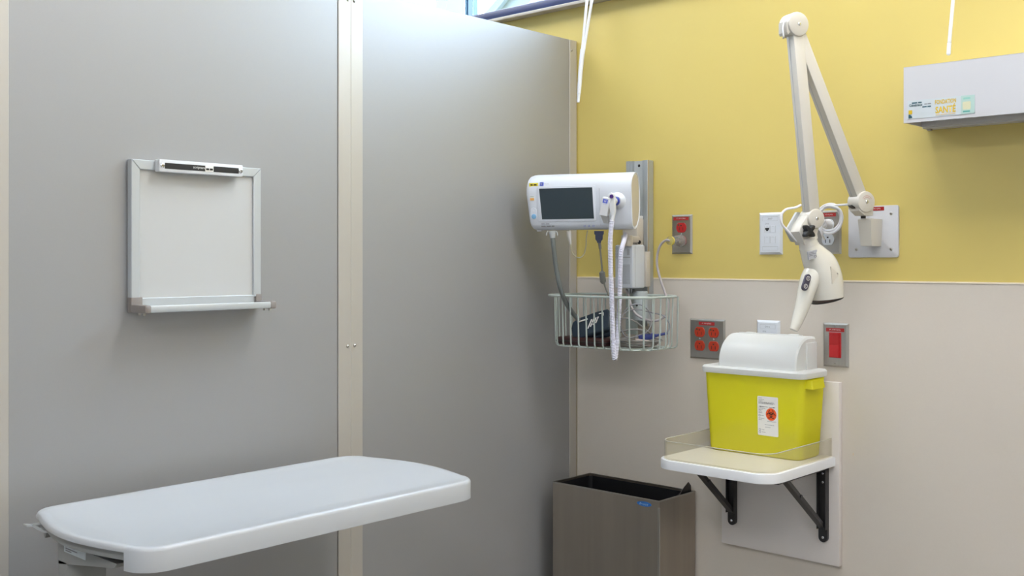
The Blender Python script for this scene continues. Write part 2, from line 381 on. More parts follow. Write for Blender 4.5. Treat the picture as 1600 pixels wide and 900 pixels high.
# ================================================================ whiteboard on the partition
D = 0.017
bl = Pn(205.6, 248.8, D); br = Pn(408.0, 262.8, D)
y0, y1, zt = bl.y, br.y, (bl.z+br.z)/2
s0 = Pn(220.5, 465.7, D-0.006); s1 = Pn(398.8, 460.3, D-0.006); zb = (s0.z+s1.z)/2
yi0, yi1 = Pn(219, 270, D).y, Pn(396.8, 275.7, D).y
zi = (Pn(219, 264.8, D).z+Pn(396.8, 275.7, D).z)/2
wbt = thing('whiteboard', 'small aluminium framed whiteboard with pen tray on the grey partition', 'whiteboard', (0, (y0+y1)/2, zb-0.03))
zlow = Pn(203.5, 486, 0.003).z
part('writing_surface', sub(((0.002, y0+0.004, zlow+0.005), (D-0.006, y1-0.004, zt-0.004))), WBSURF, wbt)
fw = yi0-y0; ft = zt-zi
MF = frame((0, 0, 0), (0,1,0), (0,0,1))
def rail(poly): return part('frame_rail', prism(bmn(), poly, 0.0, D, 0.0012, 1), WBFRAME, wbt, MF)
e = 0.0004
rail([(y0+e, zt), (yi0+e, zi), (yi1-e, zi), (y1-e, zt)])
rail([(y0, zt-e), (y0, zb-0.004), (yi0, zb-0.004), (yi0, zi-e)])
rail([(y1, zt-e), (yi1, zi-e), (yi1, zb-0.004), (y1, zb-0.004)])
rail([(yi0, zlow), (yi1, zlow), (yi1, zb), (yi0, zb)])
# pen tray
tb = Pn(245, 483.5, 0.075)
zt0, zt1 = zlow-0.001, zlow+0.012
TO = 0.075
ty0, ty1 = y0+0.012, y1-0.004
tr = part('pen_tray', sub(((D, ty0, zt0), (TO-0.006, ty1, zt0+0.002)), ((TO-0.006, ty0, zt0-0.001), (TO, ty1, zt1+0.001), 0.003)), WBFRAME, wbt)
for ya, yb in ((y0-0.001, y0+0.013), (y1-0.014, y1+0.002)):
    c = part('tray_bracket', sub(((0.0, ya, zt0-0.003), (D+0.001, yb+(0.012 if ya < y0+0.005 else 0), zb+0.002), 0.002), ((D-0.004, ya, zt0-0.002), (TO+0.001, yb, zt1+0.002), 0.003)), BRKT, wbt)
    part('bracket_screw', cyl(bmn(), (0.040, (ya+yb)/2, zt0-0.007), (0.040, (ya+yb)/2, zt0-0.001), 0.003), STEEL, c)
    part('bracket_screw', cyl(bmn(), (0.060, (ya+yb)/2, zt0-0.007), (0.060, (ya+yb)/2, zt0-0.001), 0.003), STEEL, c)
# paper clip strip on the top rail
CD = 0.036
ca, cb = Pn(249.2, 249.0, CD), Pn(379.6, 258.0, CD); cz0 = (Pn(249.2, 268.5, CD).z+Pn(379.6, 275.5, CD).z)/2; cz1 = (ca.z+cb.z)/2
clip = part('clip_bar', sub(((D, ca.y, cz0), (CD, cb.y, cz1), 0.0012)), WHITE, wbt)
ch = cz1-cz0
part('clip_inlay', sub(((CD-0.001, ca.y+0.0125, cz0+ch*0.25), (CD+0.0006, cb.y-0.0115, cz1-ch*0.27))), BLACK, clip, smooth=False)
cm = (ca.y+cb.y)/2; L = cb.y-ca.y; zc = (cz0+cz1)/2
part('clip_sticker', sub(((CD, ca.y+L*0.53, cz0+ch*0.24), (CD+0.0010, ca.y+L*0.63, cz1-ch*0.24))), PAPER, clip, smooth=False)
text('scriptam', PAPER, clip, frame((CD+0.001, ca.y+L*0.455, zc), (0,1,0), (0,0,1)), L*0.135, ch*0.26)
dashes(2, BLACK, clip, frame((CD+0.0014, ca.y+L*0.58, zc-ch*0.06), (0,1,0), (0,0,1)), L*0.082, ch*0.16)
for yy in (ca.y+0.0065, cb.y-0.006): screw(wbt, frame((CD, yy, zc), (0,1,0), (0,0,1)), 0, 0, 0, 0.0052, 0.003)

# ================================================================ overbed table
TZ = CZ-0.475
tx0, tx1, tya, tyb = 0.072, 0.508, -1.750, -0.958
def table_outline(ins=0.0):
    x0, x1, a, b2 = tx0+ins, tx1-ins, tya+ins, tyb-ins
    pts = []; r = 0.055-ins*0.6; n = 7; bow = 0.030
    P = []
    # counter clockwise from front left corner: front edge, right end, back edge, left end
    def add(q): P.append(q)
    for i in range(n+1):
        t = math.radians(-90+90*i/n); add((x1-r+r*math.cos(t), a+r+r*math.sin(t), 1 if i < 1 else 0))
    for i in range(n+1):
        t = math.radians(0+90*i/n); add((x1-r+r*math.cos(t), b2-r+r*math.sin(t), 0))
    for i in range(1, 12):
        f = i/12; add((x1-r+(x0-x1+2*r)*f, b2+bow*math.sin(math.pi*f), 0))
    for i in range(n+1):
        t = math.radians(90+90*i/n); add((x0+r+r*math.cos(t), b2-r+r*math.sin(t), 0))
    for i in range(n+1):
        t = math.radians(180+90*i/n); add((x0+r+r*math.cos(t), a+r+r*math.sin(t), 1 if i > 2 else 0))
    for i in range(1, 12):
        f = i/12; add((x0+r+(x1-x0-2*r)*f, a-bow*math.sin(math.pi*f), 1))
    return P
tbl = thing('overbed_table', 'white overbed table with rounded corners standing along the grey partition', 'table', (0.15, -1.55, 0))
P0 = table_outline(); P1 = table_outline(0.004); P2 = table_outline(0.014); P3 = table_outline(0.020)
def lvl(P, z): return [Vector((p[0], p[1], z)) for p in P]
SK, SKN = 0.040, 0.010
def notch(P):                       # double the two points where the left-end notch begins
    out = []
    for i, p in enumerate(P):
        q = P[i-1]; nx_ = P[(i+1) % len(P)]
        if p[2] and not q[2]: out.append((p[0], p[1], 0)); out.append(p)
        elif p[2] and not nx_[2]: out.append(p); out.append((p[0], p[1], 0))
        else: out.append(p)
    return out
P0, P1, P2, P3, P8 = [notch(table_outline(v)) for v in (0.0, 0.004, 0.014, 0.020, 0.008)]
def sk(p): return TZ-(SKN if p[2] else SK)
bt = bmn()
low = [Vector((p[0], p[1], sk(p))) for p in P0]; lowi = [Vector((p[0], p[1], sk(p))) for p in P8]
iu = [Vector((p[0], p[1], TZ-0.008)) for p in P8]
loft(bt, [iu, lowi, low, lvl(P0, TZ-0.006), lvl([((a_[0]+b_[0])/2, (a_[1]+b_[1])/2) for a_, b_ in zip(P0, P1)], TZ-0.0018), lvl(P1, TZ), lvl(P2, TZ), lvl(P3, TZ-0.003)])
part('table_top', bt, TABLE, tbl, ang=50)
# sub frame, mast, base below the frame edge
za = W(136, 862.7, 1.762).z
ap = [(p[0], p[1]) for p in table_outline(0.0095)]
part('apron', prism(bmn(), ap, za, TZ-0.0085), TFRAME, tbl)
YE = 1.742
bp_ = [W(90.5, 846, YE), W(183, 881.5, YE), W(178, 888, YE), W(90.5, 880.5, YE)]
part('bracket', prism(bmn(), [(v.x, v.z) for v in bp_][::-1], 1.60, YE), TFRAME, tbl, MW((0, 0, 0)))
lq = [W(100.5, 849, YE), W(134.3, 862.5, YE), W(133.8, 875.5, YE), W(100.5, 861.5, YE)]
lb = part('label_sticker', prism(bmn(), [(v.x, v.z) for v in lq][::-1], YE, YE+0.0006), PAPERB, tbl, MW((0, 0, 0)), smooth=False)
for k, (f0, f1, g) in enumerate(((0.08, 0.5, 0.22), (0.08, 0.62, 0.5), (0.08, 0.35, 0.76))):
    pa_, pb_2 = lq[0].lerp(lq[1], f0).lerp(lq[3].lerp(lq[2], f0), g), lq[0].lerp(lq[1], f1).lerp(lq[3].lerp(lq[2], f1), g)
    part('label_print', prism(bmn(), [(pa_.x, pa_.z-0.001), (pb_2.x, pb_2.z-0.001), (pb_2.x, pb_2.z+0.001), (pa_.x, pa_.z+0.001)], YE+0.0005, YE+0.0009), GREYT, lb, MW((0, 0, 0)), smooth=False)
m0_, m1_ = W(90.5, 890, YE).x, W(104.5, 890, YE).x
part('mast', sub(((m0_, -YE, 0.09), (m1_, -YE+0.075, bp_[3].z+0.01), 0.003)), TFRAME, tbl)
part('mast_sleeve', sub(((m0_-0.010, -YE-0.010, 0.09), (m1_+0.010, -YE+0.085, 0.42), 0.005)), TFRAME, tbl)
part('base_foot', sub(((tx0+0.02, -1.75, 0.05), (tx1+0.1, -1.70, 0.09), 0.006), ((tx0+0.02, -1.10, 0.05), (tx1+0.1, -1.05, 0.09), 0.006), ((tx0+0.02, -1.72, 0.05), (tx0+0.08, -1.08, 0.09), 0.006)), TFRAME, tbl)
for x in (tx0+0.05, tx1+0.07):
    for y in (-1.725, -1.075): part('caster', cyl(bmn(), (x-0.012, y, 0.025), (x+0.012, y, 0.025), 0.025), BLACKP, tbl)
# height lever at the back left corner
def ribbon(b, pts, wd, th):
    rings = []
    for i, p in enumerate(pts):
        p = Vector(p); rings.append([p+Vector((-wd/2, 0, -th/2)), p+Vector((wd/2, 0, -th/2)), p+Vector((wd/2, 0, th/2)), p+Vector((-wd/2, 0, th/2))])
    return loft(b, rings)
qa, qb, qc_ = Zp(82, 833, TZ-0.030), Zp(64, 829, TZ-0.033), Zp(54, 822.5, TZ-0.028)
part('lever', ribbon(bmn(), [qa+Vector((0, 0.03, 0)), qb, qc_], 0.030, 0.004), WBFRAME, tbl)
qa, qb = Zp(52, 821, TZ-0.030), Zp(39, 820.5, TZ-0.028)
part('lever', ribbon(bmn(), [qa+Vector((0, 0.04, 0)), qa, qb], 0.018, 0.003), WBFRAME, tbl)
q = Zp(68, 829, TZ-0.036)
part('lever_housing', cyl(bmn(), q+Vector((0.004, 0, 0)), q+Vector((0.02, 0.06, 0.004)), 0.013), TFRAME, tbl)

# ================================================================ waste bin
h = 0.664; BZ = CZ-h
fr_, fl_, bk_ = Zp(1031, 783, BZ), Zp(862.4, 753, BZ), Zp(1090, 766.4, BZ)
bx0, bx1, by0, by1 = fl_.x, (fr_.x+bk_.x)/2, (fr_.y+fl_.y)/2, -0.012
bn = thing('waste_bin', 'tall brushed stainless steel waste bin standing in the wall corner', 'bin', ((bx0+bx1)/2, (by0+by1)/2, 0))
t_ = 0.0016
for lo, hi in (((bx0, by0, 0.012), (bx1, by0+t_, BZ)), ((bx0, by1-t_, 0.012), (bx1, by1, BZ)), ((bx0, by0+t_, 0.012), (bx0+t_, by1-t_, BZ)), ((bx1-t_, by0+t_, 0.012), (bx1, by1-t_, BZ))):
    part('side_panel', sub((lo, hi)), BINSTEEL, bn, smooth=False)
part('rim', sub(((bx0-0.0006, by0-0.0006, BZ-0.003), (bx1+0.0006, by0+0.003, BZ+0.0006)), ((bx0-0.0006, by1-0.003, BZ-0.003), (bx1+0.0006, by1+0.0006, BZ+0.0006)), ((bx0-0.0006, by0+0.003, BZ-0.003), (bx0+0.003, by1-0.003, BZ+0.0006)), ((bx1-0.003, by0+0.003, BZ-0.003), (bx1+0.0006, by1-0.003, BZ+0.0006))), STEEL, bn)
part('corner_seam', sub(((bx1-0.006, by0-0.0012, 0.012), (bx1+0.0012, by0+0.004, BZ-0.018), 0.001, 1)), STEEL, bn)
part('base', sub(((bx0+0.004, by0+0.004, 0.0), (bx1-0.004, by1-0.004, 0.013))), BLACKP, bn)
lp = W(1008.5, 786.5, -by0); lp = Vector((lp.x, by0, lp.z))
lp = Zp(1008.5, 786.5, BZ-0.014)
oval = [(0.0245*math.cos(2*math.pi*i/28), 0.0068*math.sin(2*math.pi*i/28)) for i in range(28)]
lo_ = part('logo_plate', prism(bmn(), oval, 0, 0.0012), mat('bin_logo_blue', (0.02, 0.13, 0.42), 0.4), bn, MW((lp.x, by0, BZ-0.0145)))
text('frost', mat('pale_blue_print', (0.35, 0.55, 0.75), 0.5), lo_, MW((lp.x, by0-0.0015, BZ-0.0145)), 0.030, 0.0065, shear=0.2)
# liner
ln = thing('bin_liner', 'black plastic liner bag inside the steel waste bin', 'bag', ((bx0+bx1)/2, (by0+by1)/2, 0.02))
i0 = 0.005
b = bmn(); rings = []
for k, z in enumerate((BZ-0.006, BZ-0.05, BZ-0.14, 0.20, 0.06, 0.02)):
    j = i0+0.003*k+(0.02 if k > 3 else 0); ring = []
    for (x, y) in rrect(bx0+j, bx1-j, by0+j, by1-j, 0.012, 6):
        ring.append(Vector((x+random.uniform(-0.0005, 0.0005), y+random.uniform(-0.0005, 0.0005), z)))
    rings.append(ring)
loft(b, rings, cap=False)
part('bag', b, LINER, ln, ang=80)
tf = Zp(1075, 764, BZ)
b = bmn()
pts = [(bx1-0.010, by1-0.075, BZ-0.012), (bx1-0.008, by1-0.045, BZ+0.016), (bx1-0.005, by1-0.026, BZ+0.030), (bx1-0.006, by1-0.012, BZ+0.018), (bx1-0.008, by1-0.006, BZ-0.010)]
t = bmesh.new(); A = [t.verts.new(Vector(p)) for p in pts]; B = [t.verts.new(Vector(p)+Vector((-0.012, -0.002, -0.016 if 0 < i < 4 else 0))) for i, p in enumerate(pts)]
Cc = [t.verts.new(Vector(p)*1+Vector((-0.004, 0.001, -0.003))) for p in pts]
for i in range(4): t.faces.new((A[i], A[i+1], Cc[i+1], Cc[i])); t.faces.new((Cc[i], Cc[i+1], B[i+1], B[i]))
t.faces.new([A[i] for i in range(5)][::-1])
join(b, t); part('bag_tuft', b, LINER, ln, ang=20)

# ================================================================ sharps shelf
SB = 0.020
c0 = W(1127.5, 847.8, SB); c1 = W(1311, 886, SB); ctop = W(1317, 597, 0.0)
sx0, sx1, sz0, sz1 = c0.x, c1.x, (c0.z+c1.z)/2, ctop.z
sh = thing('wall_shelf', 'fold-up cream shelf with clear acrylic edge on a wall backboard', 'shelf', ((sx0+sx1)/2, 0, sz0))
part('backboard', sub(((sx0, -SB, sz0), (sx1, -0.0024, sz1), 0.0015)), BOARD, sh)
SZ = CZ-0.51
hx0, hx1, hy0, hy1 = 0.536, 0.874, -0.356, -SB
def shelf_outline(ins=0.0):
    r = 0.055-ins; x0, x1, y0, y1 = hx0+ins, hx1-ins, hy0+ins, hy1
    P = [(x1, y1), (x0, y1)]
    for i in range(9):
        a = math.radians(180+90*i/8); P.append((x0+r*math.cos(a)+r, y0+r+r*math.sin(a)))
    for i in range(9):
        a = math.radians(270+90*i/8); P.append((x1-r+r*math.cos(a), y0+r+r*math.sin(a)))
    return P
part('shelf_edge', prism(bmn(), shelf_outline(), SZ-0.024, SZ-0.0006, 0.003), SHELFE, sh)
part('shelf_top', prism(bmn(), shelf_outline(0.007), SZ-0.002, SZ+0.0006), SHELF, sh)
# acrylic guard: left, front and right sides
def guard(ins): return [p for p in shelf_outline(ins)[1:]]+[shelf_outline(ins)[0]]
go, gi = guard(0.009), guard(0.012)
GH = 0.046
b = bmn(); t = bmesh.new()
vo = [[t.verts.new((p[0], p[1], z)) for p in go] for z in (SZ+0.0008, SZ+GH)]; vi = [[t.verts.new((p[0], p[1], z)) for p in gi] for z in (SZ+0.0008, SZ+GH)]
for i in range(len(go)-1):
    t.faces.new((vo[0][i], vo[0][i+1], vo[1][i+1], vo[1][i])); t.faces.new((vi[0][i+1], vi[0][i], vi[1][i], vi[1][i+1]))
t.faces.new((vo[0][0], vo[1][0], vi[1][0], vi[0][0])); t.faces.new((vo[0][-1], vi[0][-1], vi[1][-1], vo[1][-1]))
join(b, t); gd = part('acrylic_guard', b, ACRYL, sh)
b = bmn(); tb_ = [Vector((0.5*(p[0]+q[0]), 0.5*(p[1]+q[1]), SZ+GH)) for p, q in zip(go, gi)]
tube(b, tb_, 0.0013, 6, smooth=False); part('polished_edge', b, ACRYLE, gd)
# folding brackets
for k, (px, ptop, pbot, pxl, pyl) in enumerate(((1144, 748, 820, 1100, 742), (1286.5, 731, 847, 1237, 746))):
    a = W(px, pbot, SB+0.006); top = SZ-0.024
    wd = 0.0125
    poly = [(a.x-wd/1, top), (a.x-wd, a.z+wd)]+[(a.x+wd*math.cos(math.radians(180+180*i/10)), a.z+wd+wd*math.sin(math.radians(180+180*i/10))) for i in range(1, 10)]+[(a.x+wd, a.z+wd), (a.x+wd, top)]
    br_ = part('bracket_arm', prism(bmn(), poly, SB, SB+0.010, 0.001, 1), BLACKM, sh, frame((0,0,0), (1,0,0), (0,0,1)))
    part('bracket_flange', sub(((a.x+wd-0.002, -SB-0.020, a.z+0.035), (a.x+wd, -SB-0.009, top)), ((a.x-wd, -SB-0.020, a.z+0.035), (a.x-wd+0.002, -SB-0.009, top))), BLACKM, br_)
    part('bracket_leaf', sub(((a.x-wd, hy0+0.07, top-0.010), (a.x+wd, -SB, top-0.0005))), BLACKM, br_)
    for v in ((a.z+wd, top-0.022, top-0.045) if k else (a.z+wd,)):
        screw(br_ if False else sh, MW((a.x, -SB-0.010, v)), 0, 0, 0, 0.0035, 0.0015)
    s0 = Vector((a.x, -SB-0.012, a.z+0.038)); s1 = Vector((a.x, hy0+0.115 if k else hy0+0.125, top-0.004)); dd = (s1-s0)
    m = frame(s0, dd, (1, 0, 0)); Ls = dd.length
    st = bmn(); box(st, (0, -0.0085, -0.003), (Ls, 0.0085, -0.0005)); box(st, (0, -0.008, -0.0005), (Ls*0.62, -0.006, 0.008)); box(st, (0, 0.006, -0.0005), (Ls*0.62, 0.008, 0.008)); box(st, (Ls*0.66, -0.008, -0.0005), (Ls, -0.006, 0.007)); box(st, (Ls*0.66, 0.006, -0.0005), (Ls, 0.008, 0.007))
    sp = part('strut', st, BLACKM, sh, m)
    part('strut_pin', cyl(bmn(), (Ls*0.64, -0.010, 0.003), (Ls*0.64, 0.010, 0.003), 0.005), BLACKM, sp, m)

# ================================================================ sharps container
cb0, cb1, cy0, cy1 = 0.572, 0.842, -0.150, -0.030
CT = CZ-0.300       # underside of the rim
SZs = SZ+0.0007
sc = thing('sharps_container', 'translucent yellow sharps container with white lid on the shelf', 'container', ((cb0+cb1)/2, (cy0+cy1)/2, SZs))
def ringz(x0, x1, y0, y1, r, z, n=6): return [Vector((p[0], p[1], z)) for p in rrect(x0, x1, y0, y1, r, n)]
ex, ey = 0.011, 0.006
b = bmn(); rg = []
for f, j in ((0.0, 0.006), (0.02, 0.001), (0.5, 0), (1.0, 0)):
    z = SZs+(CT-SZs)*f
    rg.append(ringz(cb0-ex*f+j, cb1+ex*f-j, cy0-ey*f+j, min(cy1+ey*f, -SB-0.003)-j, 0.020, z))
loft(b, rg[::-1], cap=False); t = bmesh.new(); t.faces.new([t.verts.new(p) for p in rg[0]]); join(b, t)
bmesh.ops.remove_doubles(b, verts=b.verts[:], dist=0.0001)
body = part('tub', b, SHARPY, sc, ang=60)
# latch tabs on the ends
part('latch_tab', loft(bmn(), [ringz(cb1+0.002, cb1+0.026, cy0+0.012, cy0+0.078, 0.004, CT-0.004), ringz(cb1+0.004, cb1+0.030, cy0+0.010, cy0+0.080, 0.004, CT-0.026)][::-1]), SHARPY, sc)
part('latch_tab', loft(bmn(), [ringz(cb0-0.022, cb0-0.006, cy0+0.02, cy0+0.07, 0.004, CT-0.003), ringz(cb0-0.016, cb0-0.008, cy0+0.022, cy0+0.068, 0.004, CT-0.014)][::-1]), SHARPY, sc)
# lid rim
b = bmn()
ro = 0.019
loft(b, [ringz(cb0-ro+0.002, cb1+ro-0.002, cy0-0.012, -SB-0.002, 0.022, CT-0.001), ringz(cb0-ro, cb1+ro, cy0-0.014, -SB-0.001, 0.024, CT+0.004), ringz(cb0-ro, cb1+ro, cy0-0.014, -SB-0.001, 0.024, CT+0.013), ringz(cb0-ro+0.004, cb1+ro-0.004, cy0-0.010, -SB-0.005, 0.020, CT+0.017)])
lid = part('lid', b, SHARPL, sc)
# quarter-round drop chute
dz0 = CT+0.016; dx0, dx1 = 0.602, 0.828; dy0, dy1 = -0.146, -0.035; DH = 0.086
prof = [(dy0, dz0), (dy0, dz0+0.012)]
for i in range(1, 13):
    a = math.radians(90*i/12); prof.append((dy0+0.075*(1-math.cos(a)), dz0+0.012+(DH-0.012)*math.sin(a)))
prof += [(dy1, dz0+DH-0.002), (dy1, dz0)]
rings = []
for x, s in ((dx0, 0.93), (dx0+0.004, 0.985), (dx0+0.012, 1), (dx1-0.012, 1), (dx1-0.004, 0.985), (dx1, 0.93)):
    cyc, czc = (dy0+dy1)/2, dz0
    rings.append([Vector((x, cyc+(p[0]-cyc)*s, czc+(p[1]-czc)*s)) for p in prof])
ch_ = part('drop_chute', loft(bmn(), rings), SHARPL, sc, ang=30)
part('chute_ridge', sub(((dx0+0.02, dy0+0.072, dz0+DH-0.001), (dx1-0.02, dy0+0.079, dz0+DH+0.002), 0.001)), SHARPL, ch_)
for x in (dx0+0.05, dx1-0.05): part('hinge_tab', sub(((x-0.012, dy0+0.078, dz0+DH-0.002), (x+0.012, dy0+0.092, dz0+DH+0.003), 0.001)), SHARPL, ch_)
part('chute_flange', sub(((dx1-0.002, dy0+0.055, dz0), (dx1+0.004, dy1, dz0+0.070), 0.002)), SHARPL, ch_)
# front label with the biohazard mark
def front_y(z): return cy0-ey*(z-SZs)/(CT-SZs)
fz = CZ-(650-HORIZON)/F_PX*2.78
lz1 = W(1199, 619.5, 0.152).z; lz0 = W(1199, 681.0, 0.152).z; lx0 = W(1184.5, 650, 0.152).x; lx1 = W(1216.5, 650, 0.152).x
lw, lh = lx1-lx0, lz1-lz0
o0 = Vector(((lx0+lx1)/2, front_y((lz0+lz1)/2)-0.0012, (lz0+lz1)/2))
up = Vector((0, -ey, CT-SZs)).normalized()
ML = frame(o0, (1,0,0), up)
lab = part('warning_label', prism(bmn(), rrect(-lw/2, lw/2, -lh/2, lh/2, 0.003, 3), -0.0004, 0.0002), PAPER, sc, ML)
def lp_(u, v, w=0.0005): return ML @ T(-lw/2+u*lw, lh/2-v*lh, w)
hz = part('hazard_disc', prism(bmn(), [(lw*0.26*math.cos(2*math.pi*i/32), lw*0.275*math.sin(2*math.pi*i/32)) for i in range(32)], 0, 0.0002), HAZ, lab, lp_(0.665, 0.445, 0.0002))
b = bmn(); R = lw*0.26
for a in (90, 210, 330):
    cx, cy = 0.34*R*math.cos(math.radians(a)), 0.34*R*math.sin(math.radians(a))
    ring_mesh(b, (cx*1.25, cy*1.25), R*0.34, R*0.47, 0, 28, a+38, a+322)
ring_mesh(b, (0, 0), R*0.32, R*0.40, 0.00002, 28)
part('hazard_symbol', b, BLACK, lab, lp_(0.665, 0.445, 0.0006), smooth=False)
text('BIOHAZARD', BLACK, lab, lp_(0.70, 0.625), lw*0.42, lh*0.020)
text('FILL', BLACK, lab, lp_(0.46, 0.262), lw*0.12, lh*0.022)
for u0, u1, sgn in ((0.06, 0.36, -1), (0.56, 0.88, 1)):
    b = bmn(); m0, m1 = (u0+u1)/2, 0
    y_ = 0; hw = lh*0.006
    L0, L1 = (u0-0.5)*lw, (u1-0.5)*lw
    if sgn < 0: pts = [(L0, 0), (L0+0.1*lw, hw*2.2), (L0+0.1*lw, hw), (L1, hw*0.6), (L1, -hw*0.6), (L0+0.1*lw, -hw), (L0+0.1*lw, -hw*2.2)]
    else: pts = [(L1, 0), (L1-0.1*lw, -hw*2.2), (L1-0.1*lw, -hw), (L0, -hw*0.6), (L0, hw*0.6), (L1-0.1*lw, hw), (L1-0.1*lw, hw*2.2)]
    part('fill_arrow', prism(b, pts, 0, 0.0002), BLACK, lab, ML @ T(0, lh/2-0.265*lh, 0.0003), smooth=False)
b = bmn(); rows = [(0.045, 0.06, 0.22), (0.085, 0.06, 0.33), (0.115, 0.06, 0.25), (0.145, 0.06, 0.80), (0.165, 0.06, 0.86), (0.185, 0.06, 0.78), (0.305, 0.06, 0.38), (0.335, 0.06, 0.25), (0.36, 0.06, 0.18), (0.39, 0.06, 0.22), (0.42, 0.06, 0.24), (0.49, 0.16, 0.30), (0.56, 0.06, 0.33), (0.60, 0.06, 0.20), (0.715, 0.35, 0.82), (0.775, 0.38, 0.62), (0.85, 0.20, 0.34), (0.91, 0.20, 0.38)]
for v, ua, ub in rows:
    u = ua
    while u < ub:
        l = random.uniform(0.03, 0.09); box(b, ((u-0.5)*lw, lh/2-(v+0.008)*lh, 0), ((min(u+l, ub)-0.5)*lw, lh/2-(v-0.002)*lh, 0.0002)); u += l+0.018
stuff(part('small_print', b, GREYT, lab, ML @ T(0, 0, 0.0003), smooth=False))
b = bmn()
for v in (0.49, 0.855, 0.915): ring_mesh(b, ((0.105-0.5)*lw, lh/2-v*lh), lw*0.035, lw*0.05, 0.0005, 14)
stuff(part('small_symbol', b, GREYT, lab, ML, smooth=False))

# ================================================================ wall plates
PW, PH = 0.0700, 0.1143
def bevel_plate(b, w, h, th=0.0055, bev=0.0045):
    return loft(b, [[Vector((s*w/2, t*h/2, 0)) for s, t in ((-1,-1), (1,-1), (1,1), (-1,1))], [Vector((s*w/2, t*h/2, 0.0012)) for s, t in ((-1,-1), (1,-1), (1,1), (-1,1))], [Vector((s*(w/2-bev), t*(h/2-bev), th)) for s, t in ((-1,-1), (1,-1), (1,1), (-1,1))]])
def tape(parent, M, u, v, w, txt, wd=0.046, ht=0.0085, tw=0.026):
    o = part('label_tape', sub(((u-wd/2, v-ht/2, w), (u+wd/2, v+ht/2, w+0.0006))), RED, parent, M, smooth=False)
    text(txt, PAPER, o, M @ T(u, v, w+0.0009), tw, ht*0.42); return o
def receptacle(parent, M, u, v, w, material, dot=False, name='receptacle'):
    pts = []
    for i in range(40):
        a = 2*math.pi*i/40; x, y = 0.0172*math.cos(a), 0.0172*math.sin(a); pts.append((u+x, v+max(-0.0142, min(0.0142, y))))
    o = part(name, prism(bmn(), pts, w, w+0.0022, 0.0008, 1), material, parent, M)
    s = sub(((u-0.0072, v-0.0085, w+0.0021), (u-0.0052, v+0.0005, w+0.0024)), ((u+0.0052, v-0.0085, w+0.0021), (u+0.0072, v+0.0005, w+0.0024)))
    prism(s, [(u-0.0026, v+0.0075), (u-0.0022, v+0.0048), (u, v+0.0038), (u+0.0022, v+0.0048), (u+0.0026, v+0.0075)][::-1], w+0.0021, w+0.0024)
    part('slot', s, BLACK, o, M, smooth=False)
    if dot: part('grade_dot', prism(bmn(), [(u-0.0085+0.0028*math.cos(i*0.4488), v+0.0075+0.0028*math.sin(i*0.4488)) for i in range(14)], w+0.0021, w+0.0024), mat('dark_green_dot', (0.03, 0.07, 0.03), 0.5), o, M, smooth=False)
    return o
WOFF = 0.0024
# quad receptacle
qc = W(1079.4, 528.0, 0.0); qx = (W(1079.4, 528).x+W(1134.5, 528).x)/2
t = thing('quad_outlet', 'steel two-gang wall plate with four orange-red receptacles', 'outlet', (qx, -WOFF, qc.z)); M = MW((qx, -WOFF, qc.z))
part('cover_plate', bevel_plate(bmn(), 0.1160, PH), STEEL, t, M, smooth=False)
for u in (-0.023, 0.023):
    for v in (0.0195, -0.0195): receptacle(t, M, u, v, 0.0050, ORANGE, dot=v > 0)
    screw(t, M, u, 0, 0.0055, 0.0026, 0.0012)
tape(t, M, 0.0, 0.0440, 0.0056, 'P.101(36)', 0.052, 0.0095, 0.030)
# red duplex with plug
qc = W(1050.6, 366.5); dx = qc.x+PW/2
t = thing('red_duplex_outlet', 'steel wall plate with red receptacles and a clear plug', 'outlet', (dx, -0.0002, qc.z)); M = MW((dx, -0.0002, qc.z)); MD = M; DUP = Vector((dx, 0, qc.z))
part('cover_plate', bevel_plate(bmn(), PW, PH), STEEL, t, M, smooth=False)
receptacle(t, M, 0, 0.0195, 0.0050, REDD, True); receptacle(t, M, 0, -0.0195, 0.0050, REDD)
screw(t, M, 0, 0, 0.0055, 0.0026, 0.0012)
tape(t, M, -0.001, 0.0455, 0.0056, 'P.101(36)', 0.052, 0.0095, 0.030)
# switch
qc = W(1287.6, 537.8); dx = qc.x+PW/2
t = thing('red_rocker_switch', 'red rocker switch in a steel wall plate beside the sharps container', 'switch', (dx, -WOFF, qc.z)); M = MW((dx, -WOFF, qc.z))
part('cover_plate', bevel_plate(bmn(), PW, PH, 0.006), STEEL, t, M, smooth=False)
part('switch_frame', sub(((-0.0168, -0.033, 0.0055), (0.0168, 0.033, 0.0075), 0.001, 1)), REDD, t, M)
b = bmn(); prism(b, [(-0.031, 0.007), (0.031, 0.007), (0.031, 0.0105), (0.0, 0.0095), (-0.031, 0.0135)], -0.0135, 0.0120)
part('rocker', b, REDD, t, M @ Matrix(((0,0,1,0), (1,0,0,0), (0,1,0,0), (0,0,0,1))), smooth=False)
for v in (0.0475, -0.0475): screw(t, M, 0, v, 0.006, 0.0036, 0.0012, STEEL)
tape(t, M, 0.0, 0.0395, 0.0061, 'P.101(4)', 0.050, 0.0095, 0.030)
# white duplex behind the lamp head
qc = W(1315, 362.5); dx = qc.x-PW/2
t = thing('white_duplex_outlet', 'steel wall plate with white receptacles behind the coiled lamp cord', 'outlet', (dx, -0.0002, qc.z)); M = MW((dx, -0.0002, qc.z)); WDU = Vector((dx, 0, qc.z))
part('cover_plate', bevel_plate(bmn(), PW, PH), STEEL, t, M, smooth=False)
receptacle(t, M, 0, 0.0195, 0.0050, DATAW); receptacle(t, M, 0, -0.0195, 0.0050, DATAW)
screw(t, M, 0, 0, 0.0055, 0.0026, 0.0012); tape(t, M, -0.001, 0.0455, 0.0056, 'P.101(4)', 0.046, 0.0095, 0.028)
